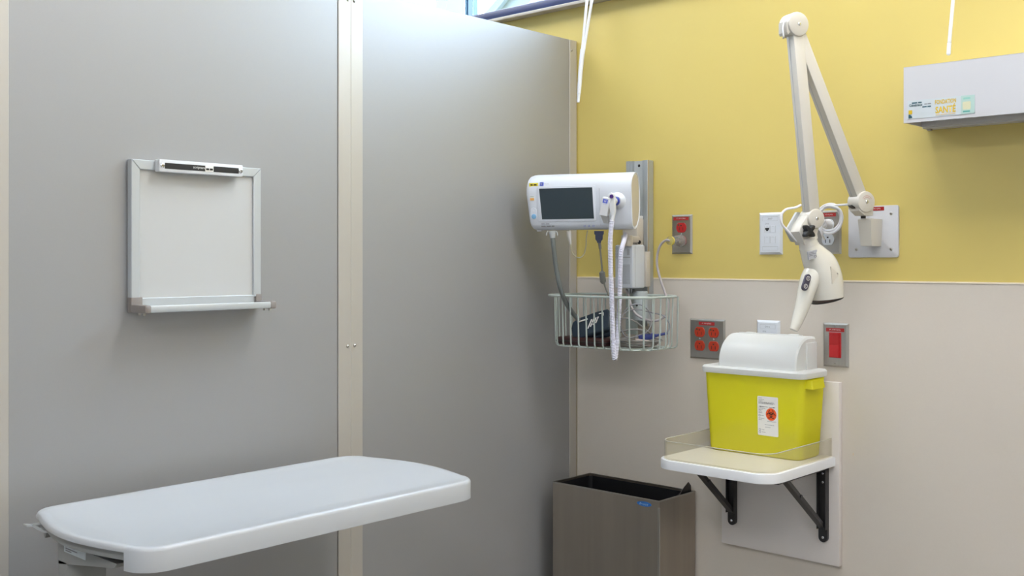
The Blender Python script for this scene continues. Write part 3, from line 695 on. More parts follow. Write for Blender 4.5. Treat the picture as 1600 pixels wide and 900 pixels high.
# data plates
def data_plate(px, pyc, label, off, z=None, jack='data', head='D01'):
    c = W(px, pyc); x = c.x+PW/2; z = z or c.z
    t = thing('data_outlet', label, 'outlet', (x, -off, z), group='white data wall plates'); M = MW((x, -off, z))
    part('cover_plate', bevel_plate(bmn(), PW, PH, 0.0065, 0.006), DATAW, t, M, smooth=False)
    b = bmn(); w = 0.0065
    for u0, u1, v0, v1 in ((-0.0235, 0.0235, 0.0345, 0.0460), (-0.0235, 0.0235, -0.0460, -0.0355)):
        box(b, (u0, v1-0.0008, w), (u1, v1, w+0.0003)); box(b, (u0, v0, w), (u0+0.0005, v1, w+0.0003)); box(b, (u1-0.0005, v0, w), (u1, v1, w+0.0003)); box(b, (u0, v0, w), (u1, v0+0.0004, w+0.0003))
    part('label_window', b, LINE, t, M, smooth=False)
    for i, (u, v) in enumerate(((-0.0085, 0.0125), (0.0085, 0.0125), (-0.0085, -0.0165), (0.0085, -0.0165))):
        p = part('port_insert', sub(((u-0.0078, v-0.0100, 0.0063), (u+0.0078, v+0.0085, 0.0070), 0.0004, 1)), DATAW, t, M)
        b = bmn()
        for s in (-1, 1): box(b, (u+s*0.0078-0.0003, v-0.0100, w), (u+s*0.0078+0.0003, v+0.0085, w+0.0004))
        box(b, (u-0.003, v+0.0066, 0.0070), (u+0.003, v+0.0072, 0.0073)); part('port_outline', b, LINE, p, M, smooth=False)
        if i == 0:
            if jack == 'data': poly = [(u-0.006, v+0.003), (u-0.006, v-0.001), (u-0.003, v-0.004), (u-0.003, v-0.006), (u+0.003, v-0.006), (u+0.003, v-0.004), (u+0.006, v-0.001), (u+0.006, v+0.003)]
            else: poly = [(u-0.0065, v-0.008), (u+0.0065, v-0.008), (u+0.0065, v+0.005), (u-0.0065, v+0.005)]
            part('jack_opening', prism(bmn(), poly, 0.0069, 0.0073), BLACKP, p, M, smooth=False)
    text(head, GREYT, t, M @ T(0, 0.0400, 0.0072), 0.014, 0.0045); text('D16', GREYT, t, M @ T(-0.009, 0.0270, 0.0072), 0.010, 0.0040)
    return t
data_plate(1187.2, 365.2, 'white data wall plate on the yellow wall left of the lamp head', 0.0002, head='2007')
zz = W(1184, 499.6).z-PH/2
data_plate(1184, 530, 'white data wall plate on the beige wall behind the sharps lid', WOFF, z=zz, jack='square', head='D16')

# ================================================================ blind wands
def wand(pts, label, tip):
    t = thing('blind_wand', label, 'blind cord', pts[0], group='white blind wands'); return t
wy = lambda z: 0.050+0.175*(SILL_Z+0.006-z)          # offset from the wall, resting on the stool edge
def wpt(px, py, it=6):
    off = 0.08
    for _ in range(it): p = W(px, py, off); off = wy(p.z)
    return W(px, py, off)
p0, pm, p1 = wpt(903.5, 160), wpt(907.3, 108), wpt(918.5, 0)
dirn = (p1-p0).normalized(); top = p1+dirn*((WIN_TOP-0.05-p1.z)/dirn.z)
t = thing('blind_wand', 'pair of white blind cords joined in a tip hanging at the partition corner', 'blind cord', p0, group='white blind cords')
p2 = wpt(925.0, 0); dir2 = (p2-pm).normalized(); top2 = p2+dir2*((WIN_TOP-0.05-p2.z)/dir2.z)
pl_ = wpt(917.2, 0); dir1 = (pl_-pm).normalized(); top1 = pl_+dir1*((WIN_TOP-0.05-pl_.z)/dir1.z)
part('cord', tube(bmn(), [pm, pl_, top1], 0.0046, 10, smooth=False), WHITE, t)
part('cord', tube(bmn(), [pm, p2, top2], 0.0046, 10, smooth=False), WHITE, t)
pj = pm.lerp(p0, 0.75)
part('sleeve', tube(bmn(), [p1.lerp(pm, 0.72), pm, pm.lerp(p0, 0.5), pj], lambda f: 0.0075-0.0015*f, 12, smooth=False), WHITE, t)
part('tip', tube(bmn(), [pj, p0], lambda f: 0.0052-0.0008*f, 12, smooth=False), WHITE, t)
p0, p1 = wpt(1482.0, 86), wpt(1489.3, 0); dirn = (p1-p0).normalized(); top = p1+dirn*((WIN_TOP-0.05-p1.z)/dirn.z)
t = thing('blind_wand', 'single white blind wand hanging above the white wall light', 'blind cord', p0, group='white blind cords')
pj = wpt(1483.3, 67)
part('rod', tube(bmn(), [pj, p1, top], 0.0042, 12, smooth=False), WHITE, t)
part('tip', tube(bmn(), [p0, p0.lerp(pj, 0.08), pj], lambda f: 0.0030+0.0018*min(1, f*8), 12, smooth=False), WHITE, t)
part('swivel_gap', tube(bmn(), [pj-dirn*0.0018, pj+dirn*0.0008], 0.0044, 10, smooth=False), GAP, t)

# ================================================================ long wall light above the bed place
lx, ld, lz0, lz1 = 1.1024, 0.140, CZ+0.322, CZ+0.4543
LX1 = lx+1.25
t = thing('wall_light', 'long white box wall light with a donor sticker', 'light', ((lx+LX1)/2, 0, lz0))
b = sub(((lx, -ld, lz0), (LX1, -ld+0.0016, lz1), 0.0006, 1), ((lx, -ld, lz1-0.0016), (LX1, -0.0005, lz1), 0.0006, 1)); part('front_cover', b, PAINTW, t)
for x in (lx+0.003, LX1-0.006): part('end_plate', sub(((x, -ld+0.002, lz0+0.0005), (x+0.003, -0.0005, lz1-0.002))), PAINTW, t)
part('lens', sub(((lx+0.008, -ld+0.004, lz0+0.012), (LX1-0.008, -0.040, lz0+0.015))), LENS, t)
part('back_rail', sub(((lx+0.004, -0.038, lz0-0.004), (LX1-0.004, -0.0005, lz0+0.022), 0.002)), PAINTW, t)
part('lens_channel', sub(((lx+0.006, -0.046, lz0-0.001), (LX1-0.006, -0.039, lz0+0.014), 0.001)), PAINTW, t)
part('latch', sub(((lx+0.012, -0.030, lz0-0.008), (lx+0.022, -0.018, lz0-0.0035), 0.001)), STEEL, t)
def LF(px, py): return W(px, py, ld)
a, c = LF(1418.0, 157.5), LF(1523.5, 148.0); dlo, drt = LF(1418.5, 186.5), LF(1522.5, 177.0)
st0, st1 = a.x, c.x; zt_, zb_ = (a.z+c.z)/2, (dlo.z+drt.z)/2
sw, shh = st1-st0, zt_-zb_; MS = MW((st0, -ld-0.0006, zb_))
stk = part('donor_sticker', sub(((0, 0, -0.0004), (sw, shh, 0.0002))), PAPERB, t, MS, smooth=False)
part('sticker_side', sub(((sw*0.80, 0.0006, 0.0002), (sw-0.0006, shh-0.0006, 0.0004))), PAPERG, stk, MS, smooth=False)
text('FONDATION', GOLD, stk, MS @ T(sw*0.575, shh*0.785, 0.0006), sw*0.31, shh*0.24, bold=0.025)
text('SANTÉ', GOLD, stk, MS @ T(sw*0.575, shh*0.40, 0.0006), sw*0.30, shh*0.46, bold=0.03)
dashes(3, TAN, stk, MS @ T(sw*0.575, shh*0.10, 0.0006), sw*0.29, shh*0.055)
dashes(2, TEAL, stk, MS @ T(sw*0.145, shh*0.86, 0.0006), sw*0.15, shh*0.07)
text('Généreux', TEAL, stk, MS @ T(sw*0.13, shh*0.74, 0.0006), sw*0.205, shh*0.15, bold=0.02)
dashes(2, GREYT, stk, MS @ T(sw*0.31, shh*0.745, 0.0006), sw*0.10, shh*0.05)
dashes(2, TEAL, stk, MS @ T(sw*0.295, shh*0.60, 0.0006), sw*0.13, shh*0.06)
part('logo_square', prism(bmn(), rrect(sw*0.018, sw*0.075, shh*0.26, shh*0.48, 0.0012, 3), 0.0003, 0.0006), GOLD, stk, MS, smooth=False)
qp = [(sw*0.018, shh*0.045), (sw*0.075, shh*0.045)]+[(sw*0.018+sw*0.057*math.cos(math.radians(a_)), shh*0.045+shh*0.20*math.sin(math.radians(a_))) for a_ in range(10, 91, 16)]
part('logo_quarter', prism(bmn(), qp, 0.0003, 0.0006), TEAL, stk, MS, smooth=False)
part('sticker_badge', prism(bmn(), rrect(sw*0.825, sw*0.94, shh*0.24, shh*0.66, 0.002, 3), 0.0004, 0.0007), mat('pale_gold_badge', (0.62, 0.60, 0.40), 0.5), stk, MS, smooth=False)
dashes(1, mat('green_print', (0.10, 0.35, 0.30), 0.5), stk, MS @ T(sw*0.88, shh*0.14, 0.0006), sw*0.10, shh*0.08)
dashes(1, mat('soft_green_print', (0.28, 0.55, 0.48), 0.5), stk, MS @ T(sw*0.885, shh*0.83, 0.0006), sw*0.10, shh*0.10)

# ================================================================ articulated examination lamp
dD = (RGT*0.93+FWD*0.37).normalized()           # horizontal direction of the arm plane, towards the wall
nD = dD.cross(Vector((0, 0, 1)))                 # faces the room
PZ = Vector((0, 0, 1))
plx0, plx1 = W(1327, 360).x, W(1405.3, 360).x; plz1, plz0 = W(1405.3, 320.3).z, W(1405.3, 402.3).z
lamp = thing('examination_lamp', 'ivory articulated examination lamp folded on a white wall plate', 'lamp', ((plx0+plx1)/2, 0, plz0))
MPl = MW((0, 0, 0))
part('mounting_plate', prism(bmn(), rrect(plx0, plx1, plz0, plz1, 0.006, 4), 0.0003, 0.006, 0.001), PAINTW, lamp, MPl)
for px, py in ((1392.3, 333.5), (1392.3, 389.5), (1338, 389.8), (1339, 334)):
    p = W(px, py, 0.006); screw(lamp, MW(p), 0, 0, 0, 0.0040, 0.0018, STEEL)
tp = tape(lamp, MPl, W(1367, 329, 0.006).x, W(1367, 326.3, 0.006).z, 0.006, 'P.101(4)', 0.048, 0.0095, 0.030)
# bracket block
ba = W(1360, 341, 0.072); bw = 0.034
bcx = W(1351, 341, 0.072).x; bz1 = W(1351, 341.5, 0.072).z; bz0 = W(1351, 384.5, 0.072).z
b = bmn()
def blk(z, s, d): return [Vector((bcx-bw/2*s, -0.006, z)), Vector((bcx-bw/2*s, -d, z)), Vector((bcx+bw/2*s, -d, z)), Vector((bcx+bw/2*s, -0.006, z))]
loft(b, [blk(bz0, 0.80, 0.062), blk(bz0+0.004, 0.84, 0.064), blk(bz1-0.003, 1.0, 0.074), blk(bz1, 0.96, 0.072)])
part('wall_bracket', b, IVORY, lamp, ang=20)
def cam_pt(px, py, depth): return CAM + ray(px, py)*depth
Z1, Z2, Z3 = 2.630, 2.555, 2.574
J1, J2, J3 = cam_pt(1346, 316, Z1), cam_pt(1240.8, 40, Z2), cam_pt(1268.5, 342, Z3)
# keep the three joints in one plane
def inplane(p):
    o = p-J2; k = o.dot(nD); r = ray(PX0+F_PX*((p-CAM).dot(RGT)/(p-CAM).dot(FWD)), HORIZON-F_PX*((p-CAM).z/(p-CAM).dot(FWD)))
    return p-r*(k/r.dot(nD))
J1 = inplane(J1); J3 = inplane(J3)
def arm_part(name, A, B, w, th, off, inset0, inset1, material=IVORY):
    d = (B-A).normalized(); L = (B-A).length
    s = d.cross(nD)
    m = frame(A+nD*off, d, s)       # local x along, y across, z = nD-ish
    b = bmn(); box(b, (inset0, -w/2, -th/2), (L-inset1, w/2, th/2), 0.003, 2)
    o = part(name, b, material, lamp, m)
    g = bmn(); sgn = 1 if m.to_3x3() @ Vector((0, 1, 0)) @ dD < 0 else -1
    box(g, (inset0+0.012, sgn*w/2-0.0002, th*0.10), (L-inset1-0.012, sgn*w/2+0.0004, th*0.16)); part('seam', g, LINE, o, m, smooth=False)
    return o
AW, AT = 0.031, 0.030
arm_part('upper_arm', J1, J2, AW, AT, -0.002, 0.0, 0.006)
arm_part('lower_arm', J2, J3, AW, AT, 0.000, 0.012, -0.004)
def joint(J, r, th, material=IVORY, sl=True):
    o = part('joint_disc', cyl(bmn(), J-nD*(th/2), J+nD*(th/2), r, seg=40, bev=0.004), material, lamp)
    m = frame(J+nD*(th/2), dD, PZ)
    screw(lamp, m, 0, 0, 0, 0.0045, 0.0022)
    return o, m
_, m2 = joint(J2, 0.0292, 0.040); _, m1 = joint(J1, 0.0265, 0.040); _, m3 = joint(J3, 0.0236, 0.040)
# hood around the elbow
b = bmn(); ring_pts = []
el = frame(J2, dD, PZ)
part('elbow_hood', prism(bmn(), [(-0.0315, -0.020), (-0.0270, -0.026), (-0.020, -0.020)]+[(0.0295*math.cos(math.radians(a_)), 0.0295*math.sin(math.radians(a_))) for a_ in range(-10, 171, 12)]+[(-0.0315, 0.006)], -0.018, 0.014, 0.002), IVORY, lamp, el)
part('elbow_clip', tube(bmn(), [el @ Vector((-0.0315, 0.004, 0.004)), el @ Vector((-0.036, -0.010, 0.005)), el @ Vector((-0.035, -0.030, 0.006)), el @ Vector((-0.030, -0.032, -0.002))], 0.0022, 8), WHITE, lamp)
# base knuckle between the lowest joint and the bracket
kn = frame(J1, dD, PZ)
part('base_knuckle', prism(bmn(), [(-0.024, -0.004), (-0.020, -0.022), (-0.004, -0.0335), (0.0225, -0.0335), (0.025, 0.0)]+[(0.024*math.cos(math.radians(a_)), 0.024*math.sin(math.radians(a_))) for a_ in range(15, 171, 15)], -0.018, 0.016, 0.002), IVORY, lamp, kn)
part('pivot_pin', cyl(bmn(), kn @ Vector((0.009, -0.040, -0.004)), kn @ Vector((0.009, -0.024, -0.004)), 0.006), BLACKP, lamp)
part('cable_slot', sub(((-0.026, -0.022, -0.010), (-0.010, -0.0245, 0.004))), BLACKP, lamp, kn @ Matrix.Rotation(math.radians(-28), 4, 'Z'), smooth=False)
b = bmn()
for rr, a0, a1 in ((0.0105, 35, 150), (0.0145, 30, 150)):
    for k in range(9):
        a_ = a0+(a1-a0)*k/9; ring_mesh(b, (0, 0), rr, rr+0.0012, 0.0003, 60, a_, a_+(a1-a0)/9*0.7)
part('warning_print', b, mat('faded_red_print', (0.50, 0.18, 0.13), 0.6), lamp, m1, smooth=False)
# head bracket (fork), knob, collar
hp = lambda px, py: inplane(cam_pt(px, py, Z3))
A, B = hp(1259.5, 352), hp(1261.5, 386)
KN = hp(1258.5, 361.5)
fk = frame(J3, dD, PZ)
def loc2(px, py):
    v = fk.inverted() @ hp(px, py); return (v.x, v.y)
fp = [loc2(*q) for q in ((1243.5, 362), (1247.5, 351), (1258.5, 334), (1266, 330), (1272, 338), (1276, 350), (1272, 366), (1273, 372), (1270, 379), (1252, 383))]
part('head_fork', prism(bmn(), fp, -0.022, 0.013, 0.002), IVORY, lamp, fk, ang=25)
fp2 = [loc2(*q) for q in ((1238, 360), (1241, 354), (1254, 331), (1258, 331), (1262, 336), (1248, 360), (1250, 378), (1247, 377))]
part('head_strap', prism(bmn(), fp2, -0.030, -0.022), WBFRAME, lamp, fk, ang=25)
kb = bmn(); kc = fk.inverted() @ KN; kc.x -= 0.0085
star = []
for i in range(48):
    a_ = 2*math.pi*i/48; rr = 0.0135+0.0052*math.cos(4*(a_-math.radians(45))); star.append((kc.x+rr*math.cos(a_), kc.y+rr*math.sin(a_)))
part('clamp_knob', prism(kb, star, 0.018, 0.032, 0.003), BLACKP, lamp, fk)
part('knob_shaft', cyl(bmn(), (kc.x, kc.y, 0.010), (kc.x, kc.y, 0.020), 0.008), BLACKP, lamp, fk)
# lamp head: loft along a bent spine
def head_loft(spine, per=6, seg=28):
    P = spline([Vector((*hp_, r1, r2)[:3]) if False else Vector((hp_[0], hp_[1], 0)) for hp_, r1, r2 in spine], per)
    n = len(spine)-1; rings = []
    R1 = spline([Vector((r1, r2, 0)) for _, r1, r2 in spine], per)
    for i, p in enumerate(P):
        q = hp(p.x, p.y)
        a_, c_ = P[max(i-1, 0)], P[min(i+1, len(P)-1)]
        tng = (hp(c_.x, c_.y)-hp(a_.x, a_.y)).normalized(); side = nD.cross(tng).normalized()
        k = Z3/F_PX
        rings.append([q+side*(R1[i].x*k*math.cos(2*math.pi*j/seg))+nD*(R1[i].y*k*math.sin(2*math.pi*j/seg)) for j in range(seg)])
    return rings
hr = head_loft([((1262, 376), 14, 14), ((1265.5, 388), 16.5, 16), ((1273, 401), 22, 20), ((1282, 416), 27.5, 24), ((1288, 435), 28.5, 26), ((1291, 455), 27, 26), ((1292.5, 468), 25.5, 25)])
b = bmn(); loft(b, hr, cap=False)
hr[-1] = [p+PZ*(-0.0130*(p-sum(hr[-1], Vector())/len(hr[-1])).dot(FWD)/0.039) for p in hr[-1]]
b = bmn(); loft(b, hr, cap=False)
lip = hr[-1]; cl = sum(lip, Vector())/len(lip)
ins = [cl+(p-cl)*0.93 for p in lip]; dp = [cl+(p-cl)*0.80+Vector((0, 0, 0.022)) for p in lip]
t = bmesh.new(); R_ = [[t.verts.new(p) for p in r] for r in (lip, ins)]
for j in range(len(lip)): k = (j+1) % len(lip); t.faces.new((R_[0][j], R_[0][k], R_[1][k], R_[1][j]))
join(b, t); bmesh.ops.remove_doubles(b, verts=b.verts[:], dist=0.00005); bmesh.ops.recalc_face_normals(b, faces=b.faces[:])
hd = part('lamp_head', b, IVORYG, lamp, ang=60)
part('reflector', loft(bmn(), [ins, dp]), BLACKP, hd)
part('lens_ring', tube(bmn(), [cl+(p-cl)*0.965+Vector((0, 0, -0.001)) for p in lip]+[cl+(lip[0]-cl)*0.965+Vector((0, 0, -0.001))], 0.0014, 6, smooth=False), GAP, hd)
part('collar', loft(bmn(), head_loft([((1261, 372), 13, 13.5), ((1262.5, 380), 14.3, 14.3), ((1264, 384.5), 15.8, 15.5)], 3)), IVORY, lamp)
# handle
hh = head_loft([((1283, 404), 8, 8), ((1275, 417), 13, 14), ((1267, 434), 14.5, 17), ((1260, 456), 13, 15), ((1252.5, 482), 11, 11), ((1244.5, 505), 8.5, 8), ((1240, 516), 6.5, 6)])
part('handle', loft(bmn(), hh), IVORYG, lamp, ang=60)
# triangular recess mark on the head
def on_head(px, py, lift=0.0):           # front point of the head surface along nD at that pixel
    return hp(px, py)+nD*lift
mh = frame(hp(1290, 427), dD, PZ)
tri = [((mh.inverted() @ hp(*q)).x, (mh.inverted() @ hp(*q)).y) for q in ((1281.5, 416.5), (1294.5, 427.5), (1283.5, 443.5))]
part('grip_recess', prism(bmn(), tri, 0.0375, 0.0408, 0.0004, 1), mat('ivory_recess', (0.62, 0.58, 0.50), 0.35), hd, mh, smooth=False)
screw(lamp, mh @ T((mh.inverted() @ hp(1291.5, 427)).x, (mh.inverted() @ hp(1291.5, 427)).y, 0.0408), 0, 0, 0, 0.0020, 0.001, STEEL)
# push-button pad on the handle
axis = (hp(1254, 455)-hp(1263, 427)).normalized(); pc = hp(1258.5, 441)
mb = frame(pc+nD*0.0190-dD*0.004, nD.cross(axis)*-1 if False else axis.cross(nD)*-1, -axis)
mb = frame(pc+nD*0.0225-dD*0.0140, (-axis).cross(nD), -axis)
def stadium(w, h, n=10):
    return [(w*math.cos(math.radians(180*i/n)), h+w*math.sin(math.radians(180*i/n))) for i in range(n+1)]+[(w*math.cos(math.radians(180+180*i/n)), -h+w*math.sin(math.radians(180+180*i/n))) for i in range(n+1)]
pad = part('button_pad', prism(bmn(), stadium(0.0082, 0.0125), -0.004, 0.0016, 0.0006, 1), mat('slate_purple_pad', (0.055, 0.050, 0.085), 0.4), lamp, mb)
for v in (0.0105, -0.0095):
    b = bmn(); ring_mesh(b, (0, v), 0.0042, 0.0054, 0.0018, 24); ring_mesh(b, (0, v), 0.0013, 0.0022, 0.0018, 16, 40, 320); part('button_symbol', b, PAPER, pad, mb, smooth=False)
# rating label near the collar
mlb = frame(hp(1262, 398)+nD*0.0255-dD*0.004, (dD*0.95+PZ*0.18).normalized(), (PZ*0.95-dD*0.18).normalized())
rl = part('rating_label', prism(bmn(), rrect(-0.014, 0.013, -0.010, 0.010, 0.001, 2), -0.003, 0.0006), mat('silver_label', (0.42, 0.43, 0.47), 0.4), lamp, mlb, smooth=False)
text('CE', BLACK, rl, mlb @ T(0.006, -0.005, 0.0010), 0.010, 0.005)
part('rating_print', sub(*[((-0.012, 0.005-0.0035*k, 0.0006), (-0.012+[0.015, 0.020, 0.012][k], 0.0065-0.0035*k, 0.0009)) for k in range(3)]), GREYT, rl, mlb, smooth=False)
# cord from arm to head, and the coil to the wall outlet
lc = lambda px, py, d: inplane(cam_pt(px, py, Z3))+nD*d
part('cable', tube(bmn(), [lc(1256.5, 320, -0.012), lc(1248, 324, -0.014), lc(1235, 327, -0.018), lc(1228, 337, -0.02), lc(1230, 350, -0.02), lc(1240, 362, -0.02), lc(1247, 371, -0.018), lc(1252, 378, -0.01)], 0.0030, 10), CORDW, lamp)
ctr = W(1297, 342, 0.045); pts = []
for i in range(0, 58):
    a_ = math.radians(28*i+60); rr = 0.0365-0.0045*math.sin(0.9*i)*0.5-0.0042*((i*28)//360 % 3)
    pts.append(ctr+Vector((rr*1.03*math.cos(a_), -0.004+0.009*math.sin(i*0.37), rr*math.sin(a_))))
end_a = W(1326, 319.5, 0.055)
lead = [end_a, W(1312, 320.5, 0.052), W(1303, 321.5, 0.05)]
outp = WDU+Vector((0.0, -0.034, 0.0195))
tail = [W(1284, 355, 0.075), W(1281, 362, 0.078), W(1285, 373, 0.07), W(1286, 362, 0.085), W(1284.5, 354, 0.075), outp+Vector((-0.012, -0.014, -0.008)), outp]
part('coiled_cable', tube(bmn(), lead+pts, 0.0030, 9, per=4), CORDW, lamp)
wrap = [W(1288, 374, 0.040), W(1284.5, 366, 0.062), W(1283, 357, 0.068), W(1285, 350, 0.066), W(1289, 345, 0.055), outp]
part('cable_tail', tube(bmn(), wrap, 0.0030, 9), CORDW, lamp)
pg = part('plug', cyl(bmn(), outp+Vector((0, 0.002, 0)), WDU+Vector((0, -0.0075, 0.0195)), 0.0105, 0.0150, 24), CORDW, lamp)
part('plug_collar', loft(bmn(), [disc_ring(outp+Vector((-0.002, -0.012, -0.004)), (0.2, 1, 0.3), 0.0055, 16), disc_ring(outp+Vector((0, 0.003, 0)), (0, 1, 0), 0.0085, 16)]), CORDW, pg)

# ================================================================ vital signs station: wall rail
rx1 = W(1022, 300).x; rz1 = W(1022, 251).z
RO = 0.034; rxl = W(978.3, 260, RO).x; rz0 = W(1020, 509).z
rl_ = thing('wall_rail', 'vertical grooved aluminium wall rail carrying the vital signs monitor', 'rail', ((rxl+rx1)/2, 0, rz0))
rw = rx1-rxl
b = sub(((rxl, -RO, rz0), (rxl+0.014, -0.0026, rz1)), ((rx1-0.014, -RO, rz0), (rx1, -0.0026, rz1), 0.001, 1), ((rxl+0.014, -0.020, rz0), (rx1-0.014, -0.0026, rz1)), ((rxl+0.014, -RO+0.003, rz0), (rxl+0.020, -0.020, rz1)), ((rx1-0.020, -RO+0.003, rz0), (rx1-0.014, -0.020, rz1)))
part('channel', b, RAILM, rl_, smooth=False)
part('inlay', sub(((rx1-0.0004, -RO+0.001, rz0), (rx1+0.0004, -RO+0.007, rz1))), RAILT, rl_, smooth=False)
part('slide_strip', sub(((rxl+0.021, -0.0215, rz0), (rx1-0.021, -0.020, rz1))), WBFRAME, rl_, smooth=False)
p = W(998.5, 259, 0.0215); screw(rl_, MW((p.x, -0.0215, p.z)), 0, 0, 0, 0.0045, 0.001, BLACKP)
p = W(998.3, 338.5, 0.0215); screw(rl_, MW((p.x, -0.0215, p.z)), 0, 0, 0, 0.0035, 0.002)
# mounting bracket between rail and monitor
rcx = (rxl+rx1)/2
mb_ = thing('monitor_bracket', 'cream plastic bracket joining the monitor to the wall rail', 'bracket', (rcx, -RO, W(995, 383, 0.06).z))
z1, z0 = W(994, 341, 0.05).z, W(994, 384, 0.05).z
b = sub(((rxl+0.010, -0.068, z0), (rx1-0.012, -RO+0.0005, z1), 0.005))
part('slide_block', b, MONC, mb_)
part('slide_cap', sub(((rxl+0.012, -0.066, z1-0.003), (rx1-0.014, -RO+0.0005, z1+0.007), 0.003)), WHITE, mb_)
part('cable_hole', cyl(bmn(), W(999, 378.5, 0.0685), W(999, 378.5, 0.0685)+Vector((0, -0.001, 0)), 0.006), BLACKP, mb_)
part('swivel_arm', sub(((rcx+0.012, -0.118, z0+0.008), (rcx+0.034, -0.060, z0+0.028), 0.006)), MONC, mb_)
b = bmn(); cyl(b, (rcx+0.026, -0.118, z0-0.002), (rcx+0.026, -0.118, z0+0.030), 0.017, seg=28, bev=0.003); part('swivel_cup', b, MONC, mb_)

# ================================================================ vital signs monitor
rM = (RGT*0.93-FWD*0.366).normalized(); nM0 = rM.cross(PZ)
tilt = math.radians(7.0)
uM = (PZ*math.cos(tilt)+nM0*math.sin(tilt)).normalized()
oM = cam_pt(905, 316.8, 3.0)
MM = frame(oM, rM, uM)
mo = thing('vital_signs_monitor', 'white vital signs monitor with dark screen mounted on the wall rail', 'monitor', oM-Vector((0, 0, 0.085)))
HV, HU, HL = 0.0800, 0.1515, 0.1600
prof = [(-0.060, 0.0), (0.030, 0.0), (0.048, -0.002), (0.062, -0.009), (0.072, -0.020), (0.0785, -0.036), (0.080, -0.055), (0.074, -0.075), (0.055, -0.088), (0.02, -0.092), (-0.03, -0.088), (-0.06, -0.074), (-0.076, -0.050), (-0.080, -0.030), (-0.077, -0.014), (-0.070, -0.004)]
rings = []
cv, cw = 0.0, -0.045
for u, s in ((-HL, 0.885), (-HL+0.0018, 0.93), (-HL+0.005, 0.965), (-HL+0.011, 0.99), (-HL+0.020, 1.0), (0.060, 1.0), (0.061, 0.999), (HU-0.004, 1.0), (HU, 0.985)):
    rings.append([Vector((u+(0.010*max(0, -p[0]/HV) if u < -0.12 else 0), cv+(p[0]-cv)*s, cw+(p[1]-cw)*s)) for p in prof])
hs = part('housing', loft(bmn(), rings), MONW, mo, MM, ang=40)
part('end_rim', tube(bmn(), [Vector((HU, cv+(p[0]-cv)*0.97, cw+(p[1]-cw)*0.97)) for p in prof+prof[:1]], 0.0022, 6, smooth=False), MONW, mo, MM)
part('end_cover', loft(bmn(), [[Vector((HU-0.003, cv+(p[0]-cv)*0.93, cw+(p[1]-cw)*0.93)) for p in prof], [Vector((HU+0.0004, cv+(p[0]-cv)*0.90, cw+(p[1]-cw)*0.90)) for p in prof]]), MONC, mo, MM)
part('module_seam', sub(((0.0600, -0.066, -0.001), (0.0606, 0.040, 0.0004))), LINE, mo, MM, smooth=False)
part('bezel', prism(bmn(), rrect(-0.126, 0.0490, -0.0530, 0.0490, 0.006, 5), -0.001, 0.0016, 0.0012), MONW, mo, MM)
sp = [(-0.1185, 0.0430), (0.0405, 0.0430), (0.0425, -0.0455), (-0.1130, -0.0455)]
part('screen', prism(bmn(), sp, 0.0014, 0.0022), SCREEN, mo, MM, smooth=False)
part('warning_sticker', sub(((-0.1500, 0.0490, -0.008), (-0.1235, 0.0590, -0.0005))), YSTICK, mo, MM @ T(0, 0.0, -0.0025), smooth=False)
dashes(2, BLACK, mo, MM @ T(-0.1365, 0.0540, -0.0024), 0.019, 0.0035)
part('brand_square', sub(((-0.1165, 0.0505, -0.006), (-0.1065, 0.0610, -0.0010))), BLUE, mo, MM, smooth=False)
text('W', PAPER, mo, MM @ T(-0.1115, 0.0560, -0.0004), 0.0055, 0.0050)
text('WelchAllyn', GREYT, mo, MM @ T(-0.0960, 0.0558, -0.0004), 0.0150, 0.0030)
part('service_sticker', sub(((-0.1480, 0.0085, -0.001), (-0.1350, 0.0220, 0.0006))), PAPER, mo, MM, smooth=False)
part('sticker_band', sub(((-0.1475, 0.0095, 0.0006), (-0.1355, 0.0165, 0.0009)), ), OSTICK, mo, MM, smooth=False)
part('sticker_line', sub(((-0.1475, 0.0190, 0.0006), (-0.1355, 0.0208, 0.0009)), ), mat('green_grey_print', (0.16, 0.28, 0.22), 0.5), mo, MM, smooth=False)
b = bmn(); ring_mesh(b, (0, 0), 0.0, 0.001, 0)
pad_ = part('button_pad', prism(bmn(), [(q[0]-0.1385, q[1]-0.030) for q in stadium(0.0098, 0.0085)], -0.001, 0.0010, 0.0004, 1), MONW, mo, MM)
part('power_button', cyl(bmn(), (-0.1380, -0.0370, 0.0008), (-0.1380, -0.0370, 0.0026), 0.0072, seg=24, bev=0.0006), LBLUE, pad_, MM)
part('indicator', cyl(bmn(), (-0.1385, -0.0210, 0.0008), (-0.1385, -0.0210, 0.0018), 0.0022, seg=16), WHITE, pad_, MM)
dashes(3, GREYT, mo, MM @ T(-0.0970, -0.0655, 0.0006), 0.040, 0.0030); dashes(2, GREYT, mo, MM @ T(-0.1040, -0.0588, 0.0006), 0.024, 0.0026)
for i, s in enumerate(('((', 'A', 'O')): text(s, BLUE, mo, MM @ T(0.014+0.013*i, -0.0665, 0.0004), 0.0060, 0.0060)
part('foot', sub(((-HL+0.020, -0.083, -0.060), (-HL+0.036, -0.075, -0.020), 0.003)), MONW, mo, MM)
part('swivel_mount', sub(((0.085, -0.083, -0.085), (0.140, -0.072, -0.045), 0.004)), MONC, mo, MM)
# probe well on the front
PWc = Vector((0.1120, 0.0030, 0.0))
b = bmn(); loft(b, [disc_ring(PWc+Vector((0, 0, -0.01)), (0,0,1), 0.026, 28), disc_ring(PWc+Vector((0, 0, 0.002)), (0,0,1), 0.024, 28), disc_ring(PWc+Vector((0, 0, 0.010)), (0,0,1), 0.016, 28), disc_ring(PWc+Vector((0, 0, 0.012)), (0,0,1), 0.014, 28)]); part('probe_well', b, MONW, mo, MM)
part('well_ring', cyl(bmn(), PWc+Vector((0, 0, 0.011)), PWc+Vector((-0.004, 0.001, 0.020)), 0.0125, seg=24), mat('cobalt_ring', (0.02, 0.04, 0.35), 0.35), mo, MM)

